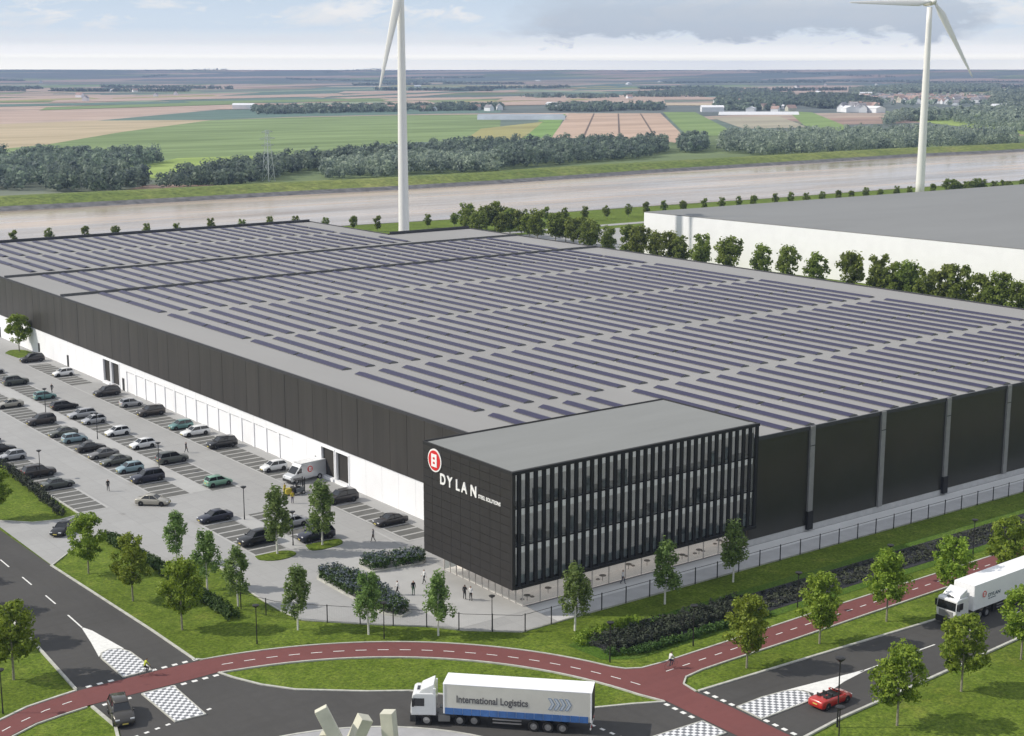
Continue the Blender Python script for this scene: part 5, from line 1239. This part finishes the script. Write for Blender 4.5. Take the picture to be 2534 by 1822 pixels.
BON = [('pel', 'sp', 'top'), ('sp', 'ch', 'top'), ('ch', 'nk', 'top'), ('nk', 'hd', 'skin'), ('hd', 'tp', 'hair'), ('ch', 'sl', 'top'), ('ch', 'sr', 'top'), ('sl', 'el', 'top'), ('sr', 'er', 'top'), ('el', 'wl', 'top'), ('er', 'wr', 'top'), ('wl', 'pl', 'skin'), ('wr', 'pr', 'skin'),
       ('pel', 'hl', 'leg'), ('pel', 'hr', 'leg'), ('hl', 'kl', 'leg'), ('hr', 'kr', 'leg'), ('kl', 'al', 'leg'), ('kr', 'ar', 'leg'), ('al', 'tl', 'shoe'), ('ar', 'tr', 'shoe')]
def person(x, y, rz, pose, top, leg, label, group, z=.03, hair=None, sc=1.):
    J = limbs(pose); names = list(J)
    me = bpy.data.meshes.new('p'); me.from_pydata([J[n] for n in names], [(names.index(a), names.index(b)) for a, b, _ in BON], [])
    ob = link(bpy.data.objects.new('p', me)); sk = ob.modifiers.new('s', 'SKIN'); sk.use_smooth_shade = True
    for i, n in enumerate(names): me.skin_vertices[0].data[i].radius = RAD[n]; me.skin_vertices[0].data[i].use_root = (n == 'pel')
    sb = ob.modifiers.new('u', 'SUBSURF'); sb.levels = sb.render_levels = 1
    dg = bpy.context.evaluated_depsgraph_get(); dg.update(); ev = ob.evaluated_get(dg); m2 = bpy.data.meshes.new_from_object(ev)
    bpy.data.objects.remove(ob)
    bm = bmesh.new(); bm.from_mesh(m2)
    def seg(p, a, b):
        a, b = Vector(a), Vector(b); d = b - a; t_ = max(0, min(1, (p - a).dot(d) / d.length_squared)); return (p - a - d * t_).length
    idx = dict(top=0, leg=1, skin=2, hair=3, shoe=4); hd_ = Vector(J['hd'])
    for f in bm.faces:
        c = f.calc_center_median(); best = min(BON, key=lambda b: seg(c, J[b[0]], J[b[1]])); k = best[2]
        if k in ('hair', 'skin') and best[0] in ('nk', 'hd'):
            k = 'hair' if (c.z > hd_.z + .045 or (c.y < hd_.y - .03 and c.z > hd_.z - .05)) else 'skin'
        f.material_index = idx[k]
    bm.to_mesh(m2); bm.free()
    for m_ in (mat('cloth_' + top, CLOTH[top], .85), mat('cloth_' + leg, CLOTH[leg], .85), m_skin, m_hair, m_black): m2.materials.append(m_)
    # fingers, thumb, nose, ears joined to the same mesh
    ex = MB()
    for s_, w_, p_ in ((-1, 'wl', 'pl'), (1, 'wr', 'pr')):
        a, b = Vector(J[w_]), Vector(J[p_]); d = (b - a).normalized(); side = Vector((0, 1, 0)) if abs(d.y) < .8 else Vector((1, 0, 0))
        for q, L_ in ((-.024, .055), (-.008, .07), (.008, .075), (.024, .065)):
            s0 = b + side * q; e0 = s0 + d * L_ * .6; ex.tube(s0, e0, .009, .008, 5, 2); ex.tube(e0, e0 + (d + Vector((-s_ * .5, 0, 0))).normalized() * L_ * .5, .008, .006, 5, 2)
        th = a + d * .03 + side * .03; ex.tube(th, th + (d * .6 + side).normalized() * .055, .010, .008, 5, 2)
    ex.tube(hd_ + Vector((0, .08, 0)), hd_ + Vector((0, .115, -.02)), .010, .014, 5, 2)
    for s_ in (-1, 1): ex.tube(hd_ + Vector((s_ * .075, 0, -.01)), hd_ + Vector((s_ * .095, -.01, .015)), .022, .015, 6, 2); ex.tube(hd_ + Vector((s_ * .032, .08, .022)), hd_ + Vector((s_ * .032, .098, .022)), .009, .008, 6, 4)
    bm = bmesh.new(); bm.from_mesh(m2); vv = [bm.verts.new(p) for p in ex.v]
    for f, mi in zip(ex.f, ex.m):
        try: bm.faces.new([vv[i] for i in f]).material_index = mi
        except ValueError: pass
    bm.to_mesh(m2); bm.free(); m2.polygons.foreach_set('use_smooth', [True] * len(m2.polygons)); m2.name = 'person'
    o = link(bpy.data.objects.new('person', m2)); o.location = (x, y, z); o.rotation_euler = (0, 0, rz); o.scale = (sc, sc, sc)
    return tag(o, label, 'person', group)
CLOTH = dict(black=(.010, .010, .012), white=(.70, .70, .70), grey=(.22, .22, .23), green=(.03, .10, .05), hiviz=(.45, .52, .05), yellow=(.60, .48, .03), purple=(.07, .05, .11), navy=(.02, .03, .06), cream=(.5, .46, .4))
STAND = {}
WALK = dict(kl=(-.10, .16, .52), al=(-.10, .24, .10), tl=(-.10, .38, .07), kr=(.10, -.02, .50), ar=(.10, -.26, .13), tr=(.10, -.14, .045), el=(-.25, -.10, 1.15), wl=(-.26, -.12, .92), pl=(-.26, -.12, .83), er=(.25, .06, 1.15), wr=(.24, .2, .95), pr=(.24, .24, .87))
TALK = dict(er=(.26, .02, 1.15), wr=(.16, .24, 1.18), pr=(.12, .32, 1.2), kl=(-.12, .02, .50), al=(-.16, 0, .09), tl=(-.19, .15, .045))
gp = 'people walking around the site'
for (px, py, rz, pose, tp, lg, lb) in [
 (129, 973, 2.2, WALK, 'black', 'black', 'person in black walking behind the teal hatchback at the far lamp'),
 (461, 1121, -2.5, WALK, 'black', 'black', 'person in black walking in the lane between two parking rows'),
 (268, 1216, 2.9, WALK, 'black', 'black', 'person in black walking alone in the lane left of the dark purple car'),
 (924, 1342, .6, WALK, 'grey', 'black', 'person in dark clothes walking towards the office near the last parked car'),
 (984, 1473, 1.2, WALK, 'white', 'black', 'person in white top and dark trousers beside the long flower bed'),
 (1023, 1473, 2.9, STAND, 'black', 'green', 'person in black top and green trousers on the plaza'),
 (1050, 1445, 1.5, WALK, 'white', 'black', 'person in white shirt and black trousers walking near the short flower bed'),
 (1150, 1484, -1.1, TALK, 'black', 'black', 'person in a black suit talking beside one in a white shirt'),
 (1165, 1487, 2.0, TALK, 'white', 'black', 'person in a white shirt talking beside one in a black suit'),
 (1541, 1446, -2.8, WALK, 'white', 'navy', 'person in a pale top walking on the shaded path below the striped facade'),
 (705, 1226, .4, TALK, 'yellow', 'black', 'worker in a yellow jacket standing left of the forklift'),
 (724, 1246, 3.0, STAND, 'yellow', 'purple', 'worker in a yellow vest and purple trousers seen in front of the forklift')]:
    x, y = G(px, py); person(x, y, rz, pose, tp, lg, lb, gp)
# cyclists
def bicycle(x, y, rz, label):
    t = empty('bicycle', (x, y, .05), rz); tag(t, label, 'bicycle', 'bicycles')    # heads +Y
    for yy in (.52, -.52):
        w_ = MB(); n = 20; pr = [(.012, .34), (0, .352), (-.012, .34), (0, .328)]
        w_.loft([[(a_, yy + math.cos(6.2832 * q / n) * rr_, .35 + math.sin(6.2832 * q / n) * rr_) for a_, rr_ in pr] for q in range(n + 1)], caps=False)
        for q in range(10): w_.tube((0, yy, .35), (0, yy + math.cos(q * .628) * .33, .35 + math.sin(q * .628) * .33), .003, n=3)
        w_.build('wheel', m_black, t)
    f = MB()
    for a, b in (((0, .52, .35), (0, .40, .85)), ((0, .40, .82), (0, -.15, .80)), ((0, .42, .72), (0, -.03, .30)), ((0, -.03, .30), (0, -.20, .88)), ((0, -.03, .30), (0, -.52, .35)), ((0, -.52, .35), (0, -.17, .78))): f.tube(a, b, .018, n=6)
    f.build('frame', m_grey, t)
    h = MB(); h.tube((0, .40, .85), (0, .38, 1.02), .016, n=6); h.tube((-.27, .30, 1.03), (.27, .30, 1.03), .014, n=6); h.tube((0, .38, 1.02), (0, .30, 1.03), .014, n=6); h.build('handlebar', m_dark, t)
    MB().box(-.08, .08, -.34, -.08, .88, .94).build('saddle', m_black, t, bevel=.03)
    MB().tube((-.14, -.03, .2), (.14, -.03, .4), .015, n=6).build('pedals', m_dark, t)
RIDE = dict(pel=(0, -.20, 1.02), sp=(0, -.12, 1.2), ch=(0, .0, 1.38), nk=(0, .06, 1.52), hd=(0, .10, 1.64), tp=(0, .10, 1.73), sl=(-.18, 0, 1.43), sr=(.18, 0, 1.43), el=(-.25, .14, 1.24), er=(.25, .14, 1.24), wl=(-.25, .28, 1.08), wr=(.25, .28, 1.08), pl=(-.24, .31, 1.05), pr=(.24, .31, 1.05),
            hl=(-.10, -.18, .97), hr=(.10, -.18, .97), kl=(-.12, .14, .70), kr=(.12, .22, .80), al=(-.13, -.02, .25), ar=(.13, .02, .45), tl=(-.13, .13, .2), tr=(.13, .16, .41))
x, y = G(363, 1672); bicycle(x, y, R(-90), 'bicycle under the rider in the hi-vis vest on the red crossing'); person(x, y, R(-90), RIDE, 'hiviz', 'black', 'cyclist in a yellow-green hi-vis vest on the red crossing', gp, .05)
x, y = G(1660, 1655); bicycle(x, y, R(-90), 'bicycle under the rider in white on the cycle path junction'); person(x, y, R(-90), RIDE, 'white', 'navy', 'cyclist in a white top on the red path junction below the ditch', gp, .05)

# ================================================================= STREET FURNITURE
def lamp_meshes():
    p = MB(); p.tube((0, 0, 0), (0, 0, .5), .09, .08, 10); p.tube((0, 0, .5), (0, 0, 4.25), .065, .05, 10)
    h = MB(); h.loft([[(r_ * math.cos(6.2832 * q / 14), r_ * math.sin(6.2832 * q / 14), z) for q in range(14)] for z, r_ in ((4.2, .07), (4.42, .38), (4.5, .40), (4.56, .2))])
    return p.mesh('pole', m_dark), h.mesh('lamp_head', m_dark)
LM = lamp_meshes()
def lamp(x, y, h, label):
    t = empty('street_lamp', (x, y, 0)); s_ = h / 4.5; t.scale = (min(1.15, s_), min(1.15, s_), s_); tag(t, label, 'street lamp', 'street lamps')
    for n, m_ in zip(('pole', 'lamp_head'), LM): o = link(bpy.data.objects.new(n, m_)); o.parent = t
for (x, y, h, lb) in [(84.1, 245.7, 4.6, 'dark street lamp next to the teal hatchback in the car park'), (84.7, 223.9, 4.3, 'dark street lamp in front of the silver estate in the car park'),
    (84.6, 199.7, 4.4, 'dark street lamp behind the dark greenish off-road car'), (83.8, 170.7, 4.5, 'dark street lamp standing on open paving right of the dark blue saloon'),
    (83.7, 157.3, 4.4, 'dark street lamp between the two tall birches'), (86.7, 119.4, 3.9, 'dark street lamp with flared head at the fence in front of the office'),
    (38.7, 129.8, 4.3, 'street lamp cut by the left edge on the lawn above the cycle path'), (65.2, 131, 4.2, 'thin street lamp on the lawn left of the slim fence birches'),
    (76.4, 124.3, 4.0, 'thin street lamp between fence and curved cycle path, mid-plaza'), (91.2, 105.6, 4.2, 'thin street lamp at the near tip of the reed ditch'),
    (100.8, 103.7, 4.4, 'thin street lamp between reed ditch and cycle path, left of the first verge maple'), (116.9, 104.2, 4.4, 'thin street lamp beside the ditch behind the second verge maple'),
    (132.5, 104.4, 4.4, 'thin street lamp beside the ditch behind the third verge maple'), (148.5, 104.6, 4.4, 'thin street lamp beside the ditch nearest the right edge'),
    (97.9, 82.0, 6.6, 'tall street lamp rising in front of the red convertible'), (93.4, 78.0, 4.6, 'street lamp on the lower lawn cut by the bottom edge'), (69.3, 206.5, 4.2, 'street lamp at the hedge beside the brown off-road car')]:
    lamp(x, y, h, lb)
# wire fence: posts, rails, pickets
def fence(pl, label, h=1.9, post=3.45):
    t = empty('wire_fence', (pl[0][0], pl[0][1], 0)); tag(t, label, 'fence'); ox, oy = pl[0]
    P = densify(pl, .25); rail = MB(); rel = [(x - ox, y - oy) for x, y in P]
    for z in (h - .05, .12): rail.strip([(x - ox, y - oy) for x, y in pl], .04 if z > 1.5 else .02, z, z + (.04 if z > 1 else .015))
    rail.build('rail', m_dark, t)
    pk = MB()
    for x, y in rel: pk.add([(x - .008, y - .008, .1), (x + .008, y + .008, .1), (x + .008, y + .008, h), (x - .008, y - .008, h)], [(0, 1, 2, 3)])
    pk.build('mesh_panel', m_grey, t)
    acc = post; pm = MB().box(-.045, .045, -.045, .045, 0, h + .08).mesh('post', m_dark); n = 0
    for a, b in zip(rel[:-1], rel[1:]):
        acc += math.hypot(b[0] - a[0], b[1] - a[1])
        if acc >= post and n < 98: o = link(bpy.data.objects.new('post', pm)); o.parent = t; o.location = (a[0], a[1], 0); acc = 0; n += 1
fence([(68.4, 141.0), (70.2, 136.5), (72.2, 133.9), (74.6, 131.4), (78, 127.9), (82, 124.3), (84.3, 121.2), (88.9, 117.2), (140, 117.1), (262, 117.1)], 'dark wire fence around the plaza and along the shaded side wall')

# sculpture of leaning beams on the roundabout
sc3 = empty('beam_sculpture', (52.8, 91.8, .2)); tag(sc3, 'sculpture of cream concrete beams leaning across each other on the roundabout', 'sculpture')
def beam(a, b, w=1.0):
    a, b = Vector(a) - Vector((52.8, 91.8, .2)), Vector(b) - Vector((52.8, 91.8, .2)); d = (b - a); q = d.to_track_quat('Z', 'Y'); h = w / 2
    q = q @ Matrix.Rotation(R(25), 3, 'Z').to_quaternion()
    m = MB(); L = d.length; m.box(-h, h, -h, h, 0, L); m.v = [tuple(a + q @ Vector(p)) for p in m.v]; m.build('beam', m_cream, sc3, bevel=.04)
beam((54.6, 88.6, .2), (51.25, 92.75, 10.5)); beam((50.6, 93.4, .2), (54.2, 91.1, 9.6)); beam((55.9, 89.2, .2), (55.65, 90.2, 10.0)); beam((51.9, 91.9, .2), (51.6, 92.6, 8.5), .9)

# ================================================================= HAZE
if HAZE > 0:
    m = bpy.data.materials.new('haze'); m.use_nodes = True; T = NT(m.node_tree); o = T.n('ShaderNodeOutputMaterial'); v = T.n('ShaderNodeVolumePrincipled')
    v.inputs['Color'].default_value = (.34, .45, .70, 1); v.inputs['Density'].default_value = HAZE; v.inputs['Anisotropy'].default_value = .1; T.l(v.outputs[0], o.inputs['Volume'])
    hz = MB().box(-10400, 10400, -10400, 10400, -2.2, 132).build('haze', m); tag(hz, kind='stuff')
